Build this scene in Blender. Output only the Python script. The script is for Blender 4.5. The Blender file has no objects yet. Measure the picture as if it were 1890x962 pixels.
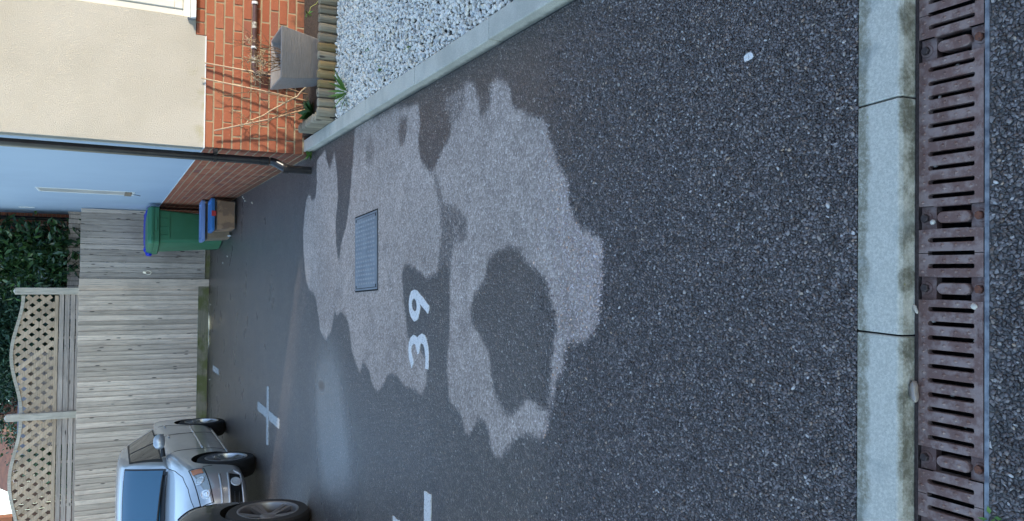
import bpy, bmesh, math, random
import numpy as np
from mathutils import Vector, Matrix, geometry
from mathutils.bvhtree import BVHTree
R = math.radians
rng = random.Random(7)
S = bpy.context.scene
C = S.collection

# ------------------------------------------------------------------ camera
CAM_H = 1.57
YAW, PITCH, ROLL = R(1.106), R(26.994), R(1.167)
cd = bpy.data.cameras.new('camera')
cam = bpy.data.objects.new('camera', cd); C.objects.link(cam)
S.camera = cam
f = Vector((math.sin(YAW)*math.cos(PITCH), math.cos(YAW)*math.cos(PITCH), -math.sin(PITCH)))
r = Vector((math.cos(YAW), -math.sin(YAW), 0)); u = r.cross(f)
r2 = math.cos(ROLL)*r + math.sin(ROLL)*u
u2 = -math.sin(ROLL)*r + math.cos(ROLL)*u
# the phone was held upright but the picture is stored on its side: world up points to picture left
X, Y, Z = -u2, r2, -f
cam.matrix_world = Matrix(((X.x, Y.x, Z.x, 0), (X.y, Y.y, Z.y, 0), (X.z, Y.z, Z.z, CAM_H), (0, 0, 0, 1)))
cd.sensor_fit = 'HORIZONTAL'; cd.sensor_width = 36; cd.lens = 36*1450.8/1890
cd.clip_start = .05; cd.clip_end = 3000
# ------------------------------------------------------------------ light
SUN_EL, SUN_AZ = R(15), R(62)          # azimuth measured from -Y towards +X
sd = Vector((math.cos(SUN_EL)*math.sin(SUN_AZ), -math.cos(SUN_EL)*math.cos(SUN_AZ), math.sin(SUN_EL)))
w = bpy.data.worlds.new('World'); S.world = w; w.use_nodes = True
wn = w.node_tree
bg = wn.nodes['Background']
sky = wn.nodes.new('ShaderNodeTexSky'); sky.sky_type = 'NISHITA'; sky.sun_disc = False
sky.sun_elevation = SUN_EL; sky.sun_rotation = math.atan2(sd.x, sd.y)
sky.air_density = 1.0; sky.dust_density = .5; sky.ozone_density = 1.15
wn.links.new(sky.outputs[0], bg.inputs[0]); bg.inputs[1].default_value = .15
ld = bpy.data.lights.new('sun', 'SUN'); ld.energy = 1.6; ld.angle = R(3); ld.color = (1, .91, .79)
sun = bpy.data.objects.new('sun', ld); C.objects.link(sun)
sun.rotation_euler = (-sd).to_track_quat('-Z', 'Y').to_euler(); sun.location = sd*40
S.view_settings.view_transform = 'Standard'; S.view_settings.look = 'None'
S.view_settings.exposure = 2.05; S.view_settings.gamma = 1; S.view_settings.use_curve_mapping = False

# ------------------------------------------------------------------ helpers
def tag(o, label=None, cat=None, group=None, kind=None):
    if label: o['label'] = label
    if cat: o['category'] = cat
    if group: o['group'] = group
    if kind: o['kind'] = kind
    return o
def empty(name, loc=(0, 0, 0), rz=0, label=None, cat=None, group=None, kind=None):
    o = bpy.data.objects.new(name, None); C.objects.link(o); o.empty_display_size = .1
    o.location = loc; o.rotation_euler = (0, 0, rz)
    return tag(o, label, cat, group, kind)
class MB:
    def __init__(s): s.v = []; s.f = []; s.m = []
    def add(s, vs, fs, mi=0, M=None):
        b = len(s.v)
        for p in vs:
            p = Vector(p)
            if M is not None: p = M @ p
            s.v.append(tuple(p))
        for q in fs: s.f.append(tuple(b+i for i in q)); s.m.append(mi)
        return s
    def box(s, x0, x1, y0, y1, z0, z1, mi=0, M=None, top=None):
        tx0, tx1, ty0, ty1 = top or (x0, x1, y0, y1)
        return s.add([(x0,y0,z0),(x1,y0,z0),(x1,y1,z0),(x0,y1,z0),(tx0,ty0,z1),(tx1,ty0,z1),(tx1,ty1,z1),(tx0,ty1,z1)],
                     [(3,2,1,0),(4,5,6,7),(0,1,5,4),(1,2,6,5),(2,3,7,6),(3,0,4,7)], mi, M)
    def tube(s, pts, rad, n=8, mi=0, caps=True, M=None):
        pts = [Vector(p) for p in pts]; k = len(pts)
        if not isinstance(rad, (list, tuple)): rad = [rad]*k
        vs = []; fs = []
        prev = None
        for i, p in enumerate(pts):
            t = (pts[min(i+1,k-1)]-pts[max(i-1,0)]).normalized()
            if prev is None:
                a = Vector((0,0,1)) if abs(t.z) < .9 else Vector((1,0,0))
                a = (a - t*a.dot(t)).normalized()
            else:
                a = (prev - t*prev.dot(t)).normalized()
            prev = a; b = t.cross(a)
            for j in range(n):
                an = 2*math.pi*j/n
                vs.append(p + (a*math.cos(an)+b*math.sin(an))*rad[i])
        for i in range(k-1):
            for j in range(n):
                fs.append((i*n+j, i*n+(j+1)%n, (i+1)*n+(j+1)%n, (i+1)*n+j))
        if caps: fs.append(tuple(range(n-1,-1,-1))); fs.append(tuple((k-1)*n+j for j in range(n)))
        return s.add(vs, fs, mi, M)
    def prism(s, poly, z0, z1, mi=0, M=None):
        n = len(poly)
        vs = [(x,y,z0) for x,y in poly]+[(x,y,z1) for x,y in poly]
        fs = [tuple(range(n-1,-1,-1)), tuple(range(n,2*n))]+[(i,(i+1)%n,n+(i+1)%n,n+i) for i in range(n)]
        return s.add(vs, fs, mi, M)
    def lathe(s, prof, n=32, mi=0, M=None):      # prof: (radius, height) about Z
        vs = []; fs = []; k = len(prof)
        for rr, h in prof:
            for j in range(n):
                an = 2*math.pi*j/n; vs.append((rr*math.cos(an), rr*math.sin(an), h))
        for i in range(k-1):
            for j in range(n): fs.append((i*n+j, i*n+(j+1)%n, (i+1)*n+(j+1)%n, (i+1)*n+j))
        return s.add(vs, fs, mi, M)
    def mesh(s, name, mats, bevel=0, smooth=False, seg=1, jitter=0):
        me = bpy.data.meshes.new(name); me.from_pydata(s.v, [], s.f)
        mats = mats if isinstance(mats, (list, tuple)) else [mats]
        for m in mats: me.materials.append(m)
        me.polygons.foreach_set('material_index', s.m)
        bm = bmesh.new(); bm.from_mesh(me)
        if jitter:
            for v in bm.verts: v.co += Vector((rng.uniform(-1,1), rng.uniform(-1,1), rng.uniform(-1,1)))*jitter
        bmesh.ops.recalc_face_normals(bm, faces=bm.faces)
        if bevel:
            ed = [e for e in bm.edges if len(e.link_faces) == 2 and e.calc_face_angle(0) > R(30)]
            bmesh.ops.bevel(bm, geom=ed, offset=bevel, segments=seg, affect='EDGES', profile=.5)
        bm.to_mesh(me); bm.free()
        if smooth: me.polygons.foreach_set('use_smooth', [True]*len(me.polygons))
        me.update()
        return me
    def build(s, name, mats, parent=None, **k):
        return put(s.mesh(name, mats, **k), name, parent)
def put(me, name, parent=None, loc=None, rot=None, scale=None):
    o = bpy.data.objects.new(name, me); C.objects.link(o)
    if parent: o.parent = parent
    if loc is not None: o.location = loc
    if rot is not None: o.rotation_euler = rot
    if scale is not None: o.scale = scale
    return o
def autosmooth(o, deg=35):
    me = o.data
    bm = bmesh.new(); bm.from_mesh(me)
    for fc in bm.faces: fc.smooth = True
    for e in bm.edges:
        e.smooth = not (len(e.link_faces) != 2 or e.calc_face_angle(0) > R(deg))
    bm.to_mesh(me); bm.free(); return o
def kids(o): return [c for c in C.objects if c.parent == o]
def copy_tree(o, parent=None):
    c = o.copy(); C.objects.link(c)
    if parent: c.parent = parent
    for ch in kids(o): copy_tree(ch, c)
    return c
def np_mesh(name, v, f, mat, smooth=False, attr=None):
    me = bpy.data.meshes.new(name)
    v = np.asarray(v, np.float32); f = np.asarray(f, np.int32); k = f.shape[1]
    me.vertices.add(len(v)); me.vertices.foreach_set('co', v.ravel())
    me.loops.add(f.size); me.loops.foreach_set('vertex_index', f.ravel())
    me.polygons.add(len(f)); me.polygons.foreach_set('loop_start', np.arange(0, f.size, k, dtype=np.int32))
    if smooth: me.polygons.foreach_set('use_smooth', np.ones(len(f), bool))
    me.materials.append(mat); me.update(calc_edges=True); me.validate()
    return me

# ------------------------------------------------------------------ materials
def newmat(name):
    m = bpy.data.materials.new(name); m.use_nodes = True
    nt = m.node_tree; return m, nt, nt.nodes['Principled BSDF']
class G:                                        # tiny node-graph helper
    def __init__(s, nt): s.nt = nt
    def n(s, typ, **kw):
        nd = s.nt.nodes.new('ShaderNode'+typ)
        for k, v in kw.items():
            if k.startswith('p_'): setattr(nd, k[2:], v)
            else: s.set(nd, k, v)
        return nd
    def set(s, nd, key, v):
        sock = nd.inputs[int(key[1:])] if (key[0] == 'i' and key[1:].isdigit()) else nd.inputs[key.replace('_', ' ')]
        if isinstance(v, bpy.types.NodeSocket): s.nt.links.new(v, sock)
        elif isinstance(v, bpy.types.Node): s.nt.links.new(v.outputs[0], sock)
        else:
            try: sock.default_value = v
            except Exception: sock.default_value = (*v, 1)
    def math(s, op, a, b=0, clamp=False):
        nd = s.n('Math', p_operation=op, p_use_clamp=clamp); s.set(nd, 'i0', a); s.set(nd, 'i1', b); return nd.outputs[0]
    def mad(s, a, b, c):
        nd = s.n('Math', p_operation='MULTIPLY_ADD'); s.set(nd, 'i0', a); s.set(nd, 'i1', b); s.set(nd, 'i2', c); return nd.outputs[0]
    def mix(s, fac, a, b, mode='MIX'):
        nd = s.n('Mix', p_data_type='RGBA', p_blend_type=mode); s.set(nd, 'i0', fac)
        s.set(nd, 'i6', a if not isinstance(a, tuple) else (*a[:3], 1)); s.set(nd, 'i7', b if not isinstance(b, tuple) else (*b[:3], 1))
        return nd.outputs[2]
    def ramp(s, fac, stops, interp='LINEAR'):
        nd = s.n('ValToRGB'); s.set(nd, 'i0', fac); cr = nd.color_ramp; cr.interpolation = interp
        while len(cr.elements) < len(stops): cr.elements.new(.5)
        for e, (p, c) in zip(cr.elements, stops):
            e.position = p; e.color = (*c[:3], 1) if isinstance(c, tuple) else (c, c, c, 1)
        return nd.outputs[0]
    def coord(s, scale=(1,1,1), kind='Object', loc=(0,0,0)):
        tc = s.n('TexCoord'); mp = s.n('Mapping'); s.nt.links.new(tc.outputs[kind], mp.inputs[0])
        mp.inputs['Scale'].default_value = scale; mp.inputs['Location'].default_value = loc
        return mp.outputs[0]
    def world(s):
        return s.n('NewGeometry').outputs['Position']
    def noise(s, vec, scale, detail=4, rough=.55, dist=0, dim='3D'):
        nd = s.n('TexNoise', p_noise_dimensions=dim, Scale=scale, Detail=detail, Roughness=rough, Distortion=dist)
        if vec is not None: s.set(nd, 'Vector', vec)
        return nd.outputs[0]
    def smooth(s, v, a, b):
        nd = s.n('MapRange', p_interpolation_type='SMOOTHSTEP', p_clamp=True); s.set(nd, 'i0', v); s.set(nd, 'i1', a); s.set(nd, 'i2', b); return nd.outputs[0]
    def bump(s, h, strength=.5, dist=.01, normal=None):
        nd = s.n('Bump', Strength=strength, Distance=dist); s.set(nd, 'Height', h)
        if normal is not None: s.set(nd, 'Normal', normal)
        return nd.outputs[0]
    def vary(s, col, amt):                     # brightness by object random
        oi = s.n('ObjectInfo').outputs['Random']
        v = s.mad(oi, 2*amt, 1-amt)
        hv = s.n('HueSaturation', Value=v, Color=col); return hv.outputs[0]
def simple(name, col, rough=.6, metal=0, col2=None, nscale=20, stretch=(1,1,1), bump=0, bscale=60, bdist=.003, vary=0, coat=0, spec=.5, lo=.35, hi=.65, det=4):
    m, nt, b = newmat(name); g = G(nt)
    c = g.coord(stretch)
    colr = col
    if col2:
        colr = g.mix(g.smooth(g.noise(c, nscale, det), lo, hi), col, col2)
    if vary:
        if isinstance(colr, tuple):
            rgb = g.n('RGB'); rgb.outputs[0].default_value = (*colr, 1); colr = rgb.outputs[0]
        colr = g.vary(colr, vary)
    g.set(b, 'Base Color', colr); b.inputs['Roughness'].default_value = rough; b.inputs['Metallic'].default_value = metal
    b.inputs['Coat Weight'].default_value = coat; b.inputs['Specular IOR Level'].default_value = spec
    if coat: b.inputs['Coat Roughness'].default_value = .05
    if bump: g.set(b, 'Normal', g.bump(g.noise(c, bscale, 5), bump, bdist))
    return m

def mat_tarmac(name, patch=True, fine=1.0):
    m, nt, b = newmat(name); g = G(nt)
    P = g.world()
    big = g.noise(P, 1.3, 3); mid = g.noise(P, 9, 4)
    jit = g.n('VectorMath', p_operation='MULTIPLY_ADD'); g.set(jit, 'i0', g.n('TexNoise', Scale=60.0, Detail=1.0, Vector=P).outputs[1])
    jit.inputs[1].default_value = (.006,)*3; g.set(jit, 'i2', P)
    v = g.n('TexVoronoi', p_feature='F1', p_voronoi_dimensions='2D', Scale=105*fine, Randomness=1.0, Vector=jit.outputs[0])
    ve = g.n('TexVoronoi', p_feature='DISTANCE_TO_EDGE', p_voronoi_dimensions='2D', Scale=105*fine, Randomness=1.0, Vector=jit.outputs[0])
    v2 = g.n('TexVoronoi', p_feature='F1', p_voronoi_dimensions='2D', Scale=260*fine, Vector=P)
    rnd = g.n('SeparateColor', Color=v.outputs['Color'])
    rn = rnd.outputs[0]; rb = rnd.outputs[1]; rc = rnd.outputs[2]
    gap = g.smooth(ve.outputs[0], .02, .16)
    if patch:
        at = g.n('Attribute', p_attribute_name='wet'); sp = g.n('SeparateColor', Color=at.outputs['Color'])
        fz = g.mad(g.math('SUBTRACT', g.noise(P, 28, 5, .7), .5), .50, 0)
        # edge broken up by chippings
        dry = g.math('ADD', sp.outputs[0], fz)
        dry = g.math('ADD', dry, g.math('MULTIPLY', g.math('SUBTRACT', rb, .5), .3))
        damp = g.math('MULTIPLY', g.smooth(g.noise(P, 2.6, 5, .65), .48, .70), .30)
        dry = g.math('MULTIPLY', g.math('MULTIPLY', g.smooth(dry, .15, .85), g.smooth(sp.outputs[0], .02, .3)), g.math('SUBTRACT', 1.0, damp))
        gloss = sp.outputs[1]; mud = sp.outputs[2]
    else:
        dry = 0.0; gloss = 0.0; mud = 0.0
    # colour of the chippings
    wetc = g.ramp(rn, [(0, (.034,.027,.025)), (.45, (.085,.069,.064)), (.8, (.165,.138,.130)), (.94, (.235,.20,.185)), (.985, (.31,.27,.245)), (1, (.50,.46,.42))])
    dryc = g.ramp(rn, [(0, (.31,.255,.22)), (.5, (.485,.405,.35)), (.85, (.59,.50,.435)), (.96, (.66,.57,.505)), (1, (.74,.67,.60))])
    tint = g.mix(g.smooth(rc, .8, 1), (1,1,1), (1.25,1.0,.78))
    wetc = g.mix(1.0, wetc, tint, 'MULTIPLY')
    wetc = g.mix(gap, (.010,.008,.008), wetc); dryc = g.mix(g.mad(gap, .5, .5), (.26,.22,.19), dryc)
    mac = g.mad(big, .7, .65)
    mac2 = g.mad(mid, .5, .75)
    col = g.mix(dry, wetc, dryc)
    hv = g.n('HueSaturation', Value=g.math('MULTIPLY', mac, mac2), Color=col); col = hv.outputs[0]
    col = g.mix(mud, col, (.12,.075,.045))
    g.set(b, 'Base Color', col)
    # wet sheen
    rw = g.mad(g.noise(P, 2.2, 3), .2, .30)
    rw = g.math('SUBTRACT', rw, g.math('MULTIPLY', gloss, .2))
    rr = g.n('Mix', p_data_type='FLOAT'); g.set(rr, 'i0', dry); g.set(rr, 'i2', rw); g.set(rr, 'i3', .92)
    g.set(b, 'Roughness', g.math('MAXIMUM', rr.outputs[0], g.math('MULTIPLY', mud, .9)))
    sp_ = g.n('Mix', p_data_type='FLOAT'); g.set(sp_, 'i0', dry); g.set(sp_, 'i2', .85); g.set(sp_, 'i3', .2)
    g.set(b, 'Specular IOR Level', sp_.outputs[0])
    h = g.math('ADD', g.math('MULTIPLY', g.math('SUBTRACT', 1.0, v.outputs[0]), .55), g.math('MULTIPLY', rn, .6))
    h = g.math('ADD', h, g.math('MULTIPLY', v2.outputs[0], -.12))
    h = g.math('MULTIPLY', h, gap)
    st = g.math('SUBTRACT', g.math('SUBTRACT', 1.0, g.math('MULTIPLY', gloss, .75)), g.math('MULTIPLY', dry, .4))
    bp = g.n('Bump', Distance=.0075); g.set(bp, 'Strength', st); g.set(bp, 'Height', h)
    g.set(b, 'Normal', bp.outputs[0])
    g.set(b, 'Coat Weight', g.math('MULTIPLY', g.math('SUBTRACT', 1.0, dry), g.mad(gloss, .75, .08))); b.inputs['Coat IOR'].default_value = 1.33
    g.set(b, 'Coat Roughness', g.mad(gloss, -.08, .36))
    cb = g.n('Bump', Strength=.35, Distance=.006); g.set(cb, 'Height', g.math('ADD', h, g.noise(P, 34, 4, .6))); g.set(b, 'Coat Normal', cb.outputs[0])
    return m
def mat_brick(name, dark=1.0):
    m, nt, b = newmat(name); g = G(nt)
    P = g.world(); oi = g.n('ObjectInfo').outputs['Random']
    isl = g.n('NewGeometry').outputs['Random Per Island']
    rv = g.math('FRACT', g.math('ADD', oi, isl))
    c = g.ramp(rv, [(0, (.29,.090,.045)), (.3, (.34,.11,.055)), (.6, (.26,.078,.042)), (.85, (.37,.135,.07)), (1, (.20,.07,.05))])
    c = g.mix(g.math('MULTIPLY', g.smooth(g.noise(P, 22, 6, .65), .5, .75), .4), c, (.26,.075,.045))
    c = g.mix(g.math('MULTIPLY', g.smooth(g.noise(P, 55, 4, .6), .62, .74), .35), c, (.55,.33,.22))
    # splashed soil and moss low on the wall
    z = g.n('SeparateXYZ', Vector=P).outputs[2]
    low = g.math('ADD', g.math('SUBTRACT', .30, z), g.math('MULTIPLY', g.math('SUBTRACT', g.noise(P, 6, 5, .7), .5), .9))
    c = g.mix(g.math('MULTIPLY', g.smooth(low, 0, .35), .75), c, (.075,.05,.03))
    g.set(b, 'Base Color', c); b.inputs['Roughness'].default_value = .85; b.inputs['Specular IOR Level'].default_value = .3
    g.set(b, 'Normal', g.bump(g.noise(P, 130, 5, .7), .5, .004))
    return m
def mat_wood(name, c1, c2, axis='Z', vary=.2, knots=True, green=0, rough=.8, knotcol=(.05,.04,.035)):
    m, nt, b = newmat(name); g = G(nt)
    oi = g.n('ObjectInfo').outputs['Random']
    st = {'X': (1.5, 30, 30), 'Y': (30, 1.5, 30), 'Z': (30, 30, 1.5)}[axis]
    ks = {'X': (2.4, 9, 9), 'Y': (9, 2.4, 9), 'Z': (9, 9, 2.4)}[axis]
    P = g.world()
    off = g.n('CombineXYZ', X=g.math('MULTIPLY', oi, 37.0), Y=g.math('MULTIPLY', oi, 91.0), Z=g.math('MULTIPLY', oi, 53.0))
    def mp(sc):
        a = g.n('VectorMath', p_operation='MULTIPLY', i0=P); a.inputs[1].default_value = sc
        s2 = g.n('VectorMath', p_operation='ADD', i0=a.outputs[0], i1=off.outputs[0]); return s2.outputs[0]
    gr = g.noise(mp(st), 1.6, 6, .65, .6)
    c = g.mix(g.smooth(gr, .3, .72), c1, c2)
    streak = g.noise(mp(tuple(x*1.9 if x > 5 else x*1.6 for x in st)), 1.3, 4, .7, .4)
    c = g.mix(g.math('MULTIPLY', g.smooth(streak, .50, .66), .62), c, tuple(x*.42 for x in c2))
    blotch = g.noise(mp(ks), .35, 3)
    c = g.mix(g.math('MULTIPLY', g.smooth(blotch, .45, .75), .5), c, tuple(x*.62 for x in c1))
    if knots:
        k = g.n('TexVoronoi', p_feature='F1', Scale=1.25, Vector=mp(ks))
        kk = g.smooth(k.outputs[0], .15, .07)
        c = g.mix(g.math('MULTIPLY', kk, .85), c, knotcol)
    c = g.mix(g.math('MULTIPLY', g.smooth(g.noise(P, 1.9, 5, .65), .46, .72), .38), c, tuple(x*.55 for x in c2))
    if vary: c = g.vary(c, vary)
    if green:
        gn = g.math('MULTIPLY', g.smooth(g.noise(P, 3.5, 4), .42, .62), green)
        c = g.mix(gn, c, (.13,.14,.03))
    g.set(b, 'Base Color', c); b.inputs['Roughness'].default_value = rough; b.inputs['Specular IOR Level'].default_value = .25
    g.set(b, 'Normal', g.bump(gr, .5, .004))
    return m
def mat_leaf(name, a, bcol, rough=.35, spec=.5):
    m, nt, b = newmat(name); g = G(nt)
    isl = g.n('NewGeometry').outputs['Random Per Island']
    c = g.ramp(isl, [(0, a), (.6, tuple((x+y)/2 for x, y in zip(a, bcol))), (1, bcol)])
    g.set(b, 'Base Color', c); b.inputs['Roughness'].default_value = rough; b.inputs['Specular IOR Level'].default_value = spec
    return m
# ------------------------------------------------------------------ ground, driveway, road
M_soil = simple('soil', (.035,.024,.016), .95, col2=(.07,.05,.035), nscale=40, bump=.8, bscale=60, bdist=.02)
M_earth = simple('earth', (.09,.08,.06), .95, col2=(.06,.07,.03), nscale=3, bump=.5, bscale=12, bdist=.03)
M_tar = mat_tarmac('driveway_tarmac', True)
M_road = mat_tarmac('road_tarmac', False, .85)
g_ = MB().add([(-900,-900,-.3),(900,-900,-.3),(900,900,-.3),(-900,900,-.3)], [(0,1,2,3)]).build('ground', M_earth); tag(g_, kind='structure')
P_outer=[(1.053, 5.64), (1.055, 5.3), (1.047, 5.017), (1.039, 4.813), (0.998, 4.482), (0.996, 4.331), (0.93, 3.956), (0.951, 3.812), (0.957, 3.665), (0.97, 3.594), (0.906, 3.494), (0.878, 3.448), (0.872, 3.356), (0.905, 3.292), (0.882, 3.211), (0.852, 3.139), (0.799, 3.106), (0.743, 3.104), (0.683, 2.955), (0.657, 2.873), (0.636, 2.803), (0.604, 2.766), (0.553, 2.765), (0.505, 2.721), (0.454, 2.711), (0.413, 2.655), (0.371, 2.623), (0.325, 2.604), (0.281, 2.607), (0.236, 2.574), (0.188, 2.542), (0.167, 2.484), (0.156, 2.432), (0.134, 2.378), (0.081, 2.367), (-0.039, 2.365), (-0.088, 2.388), (-0.169, 2.401), (-0.2, 2.417), (-0.241, 2.477), (-0.266, 2.614), (-0.315, 2.632), (-0.364, 2.639), (-0.389, 2.668), (-0.452, 2.694), (-0.532, 2.729), (-0.607, 2.753), (-0.658, 2.779), (-0.681, 2.828), (-0.667, 2.875), (-0.665, 2.915), (-0.691, 3.006), (-0.731, 3.059), (-0.79, 3.134), (-0.832, 3.166), (-0.838, 3.215), (-0.813, 3.273), (-0.726, 3.299), (-0.692, 3.35), (-0.685, 3.427), (-0.747, 3.476), (-0.794, 3.529), (-0.789, 3.586), (-0.733, 3.588), (-0.686, 3.644), (-0.656, 3.78), (-0.583, 3.797), (-0.497, 3.822), (-0.381, 3.796), (-0.224, 3.794), (-0.077, 3.792), (0.02, 3.78), (0.042, 3.886), (-0.002, 3.978), (-0.036, 4.133), (0.031, 4.329), (0.054, 4.491), (-0.001, 4.548), (-0.135, 4.522), (-0.269, 4.458), (-0.376, 4.435), (-0.423, 4.266), (-0.471, 4.133), (-0.576, 4.104), (-0.642, 4.127), (-0.697, 4.193), (-0.679, 4.247), (-0.677, 4.48), (-0.636, 4.591), (-0.618, 4.695), (-0.645, 4.78), (-0.732, 4.898), (-0.79, 5.023), (-0.735, 5.141), (-0.664, 5.188), (-0.638, 5.298), (-0.617, 5.371), (-0.686, 5.381), (-0.708, 5.434), (-0.638, 5.534), (-0.568, 5.638), (-0.473, 5.672), (-0.362, 5.753), (-0.335, 5.815), (-0.296, 5.957), (-0.35, 6.084), (-0.295, 6.137), (-0.346, 6.168), (-0.469, 6.229), (-0.543, 6.401), (-0.538, 6.531), (-0.445, 6.671), (-0.447, 6.632), (-0.324, 6.718), (-0.204, 6.815), (-0.152, 7.082), (-0.071, 7.176), (0.141, 7.281), (0.322, 7.34), (0.471, 7.305), (0.649, 7.228), (0.714, 7.123), (0.621, 6.988), (0.63, 6.864), (0.776, 6.813), (0.949, 6.845), (1.025, 6.539), (0.902, 6.458), (0.826, 6.38), (0.885, 6.313), (0.97, 6.232), (0.778, 6.136), (0.603, 6.092), (0.436, 6.148), (0.222, 6.135), (0.072, 6.044), (0.218, 5.972), (0.376, 5.825), (0.487, 5.771), (0.715, 5.709), (0.847, 5.672)]
P_oval=[(0.129, 3.104), (0.099, 3.267), (0.047, 3.351), (-0.014, 3.337), (-0.097, 3.476), (-0.199, 3.538), (-0.246, 3.497), (-0.289, 3.417), (-0.355, 3.315), (-0.43, 3.278), (-0.464, 3.283), (-0.551, 3.246), (-0.587, 3.172), (-0.624, 3.128), (-0.617, 3.049), (-0.579, 2.999), (-0.53, 2.928), (-0.52, 2.859), (-0.552, 2.801), (-0.545, 2.755), (-0.466, 2.739), (-0.399, 2.731), (-0.346, 2.726), (-0.291, 2.718), (-0.2, 2.684), (-0.143, 2.704), (-0.077, 2.752), (-0.009, 2.78), (0.031, 2.877), (0.058, 2.976), (0.103, 3.0)]
P_fing=[(1.001, 4.291), (0.837, 4.274), (0.709, 4.297), (0.619, 4.201), (0.553, 4.079), (0.6, 3.992), (0.654, 3.93), (0.734, 3.79), (0.854, 3.857), (0.936, 3.956)]
P_band=[(0.559, 4.08), (0.426, 3.993), (0.304, 3.942), (0.187, 3.937), (0.013, 3.978), (0.013, 3.78), (0.147, 3.734), (0.148, 3.582), (0.282, 3.573), (0.353, 3.734), (0.387, 3.883), (0.48, 3.948), (0.55, 3.998)]
P_f2=[(0.959, 4.65), (0.853, 4.666), (0.773, 4.621), (0.768, 4.541), (0.86, 4.495), (0.941, 4.489)]
P_f3=[(0.914, 3.494), (0.859, 3.486), (0.759, 3.445), (0.735, 3.382), (0.766, 3.335), (0.819, 3.284), (0.875, 3.309)]
P_f4=[(0.957, 5.347), (0.827, 5.367), (0.736, 5.336), (0.715, 5.157), (0.852, 5.139), (0.956, 5.219)]
P_semi=[(0.93, 3.956), (0.854, 3.861), (0.748, 3.79), (0.772, 3.677), (0.854, 3.597), (0.966, 3.614), (0.954, 3.753)]
THREE= [(-0.554, 4.348), (-0.507, 4.389), (-0.455, 4.405), (-0.409, 4.399), (-0.377, 4.375), (-0.358, 4.322), (-0.36, 4.28), (-0.372, 4.257), (-0.357, 4.234), (-0.344, 4.189), (-0.349, 4.139), (-0.369, 4.108), (-0.413, 4.08), (-0.444, 4.072), (-0.532, 4.076), (-0.529, 4.128), (-0.48, 4.121), (-0.425, 4.136), (-0.401, 4.16), (-0.397, 4.196), (-0.419, 4.213), (-0.458, 4.225), (-0.466, 4.254), (-0.443, 4.271), (-0.412, 4.288), (-0.407, 4.312), (-0.42, 4.344), (-0.444, 4.357), (-0.482, 4.342), (-0.518, 4.312)]
NINE= [(-0.097, 4.319), (-0.109, 4.366), (-0.14, 4.4), (-0.18, 4.408), (-0.226, 4.397), (-0.261, 4.37), (-0.279, 4.312), (-0.264, 4.256), (-0.231, 4.23), (-0.192, 4.217), (-0.173, 4.223), (-0.225, 4.096), (-0.204, 4.076), (-0.183, 4.077), (-0.151, 4.143), (-0.121, 4.216), (-0.1, 4.272)]
NINEH= [(-0.147, 4.323), (-0.165, 4.355), (-0.191, 4.359), (-0.214, 4.343), (-0.225, 4.308), (-0.214, 4.28), (-0.188, 4.272), (-0.159, 4.288)]
CX= [(-1.275, 9.045), (-1.266, 8.925), (-1.905, 8.901), (-1.924, 9.02)]
CY= [(-1.532, 9.641), (-1.522, 8.303), (-1.622, 8.317), (-1.64, 9.654)]
SQ= [(-1.599, 14.222), (-1.584, 13.419), (-1.681, 13.453), (-1.704, 14.241)]
L1= [(-1.211, 4.112), (-1.205, 4.094), (-1.207, 4.01), (-1.342, 4.001), (-1.371, 4.104)]
L2= [(-1.496, 4.642), (-1.493, 4.544), (-1.526, 4.651)]

def inside(px, py, poly):
    res = np.zeros(px.shape, bool); n = len(poly); j = n-1
    for i in range(n):
        xi, yi = poly[i]; xj, yj = poly[j]
        c = ((yi > py) != (yj > py)) & (px < (xj-xi)*(py-yi)/(yj-yi+1e-12)+xi)
        res ^= c; j = i
    return res
gx = np.concatenate([[-16,-10,-6,-4,-3,-2.5], np.arange(-2.2, 1.04, .02), [1.053]])
gy = np.concatenate([[1.285,1.5,1.7], np.arange(1.9, 7.4, .02), [8,9,10,12,14,15.1]])
PX, PY = np.meshgrid(gx, gy)
dry = inside(PX, PY, P_outer).astype(float)
for pl, k in ((P_oval,.04),(P_fing,.02),(P_band,.42),(P_f2,.30),(P_f3,.32),(P_f4,.55),(P_semi,.55)):
    dry = np.where(inside(PX, PY, pl), dry*k, dry)
for it in range(3):
    p = np.pad(dry, 1, mode='edge')
    dry = (p[1:-1,1:-1]*2+p[:-2,1:-1]+p[2:,1:-1]+p[1:-1,:-2]+p[1:-1,2:])/6
gloss = 1.0*np.exp(-((PX+.92)/.36)**2-((PY-6.35)/.42)**2) + .9*np.exp(-((PX+1.5)/.55)**2-((PY-6.1)/.6)**2) + .5*(1/(1+np.exp(-(PY-7.4)/.6)))
gloss += .45*np.exp(-((PX+1.5)/.8)**2-((PY-4.6)/1.8)**2)
gloss = np.clip(gloss, 0, 1)
mud = np.clip(1.6*np.exp(-((PX+.945)/.065)**2-((PY-6.54)/.16)**2)-.45, 0, 1)
# a faint crown and dips, level at the edges
nx, ny = len(gx), len(gy)
vv = np.stack([PX, PY, np.zeros_like(PX)], -1).reshape(-1, 3)
ii = (np.arange(ny-1)[:,None]*nx+np.arange(nx-1)[None]).ravel()
ff = np.stack([ii, ii+1, ii+1+nx, ii+nx], 1)
me = np_mesh('driveway', vv, ff, M_tar)
ca = me.color_attributes.new('wet', 'FLOAT_COLOR', 'POINT')
ca.data.foreach_set('color', np.stack([dry, gloss, mud, np.ones_like(dry)], -1).astype(np.float32).ravel())
tag(put(me, 'driveway'), 'wet dark tarmac driveway with a pale dry patch', kind='structure')
ZR = -.04
tag(MB().add([(-30,-14,ZR),(30,-14,ZR),(30,.995,ZR),(-30,.995,ZR)], [(0,1,2,3)]).build('road', M_road), 'dark chipped tarmac in front of the drain', kind='structure')

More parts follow.
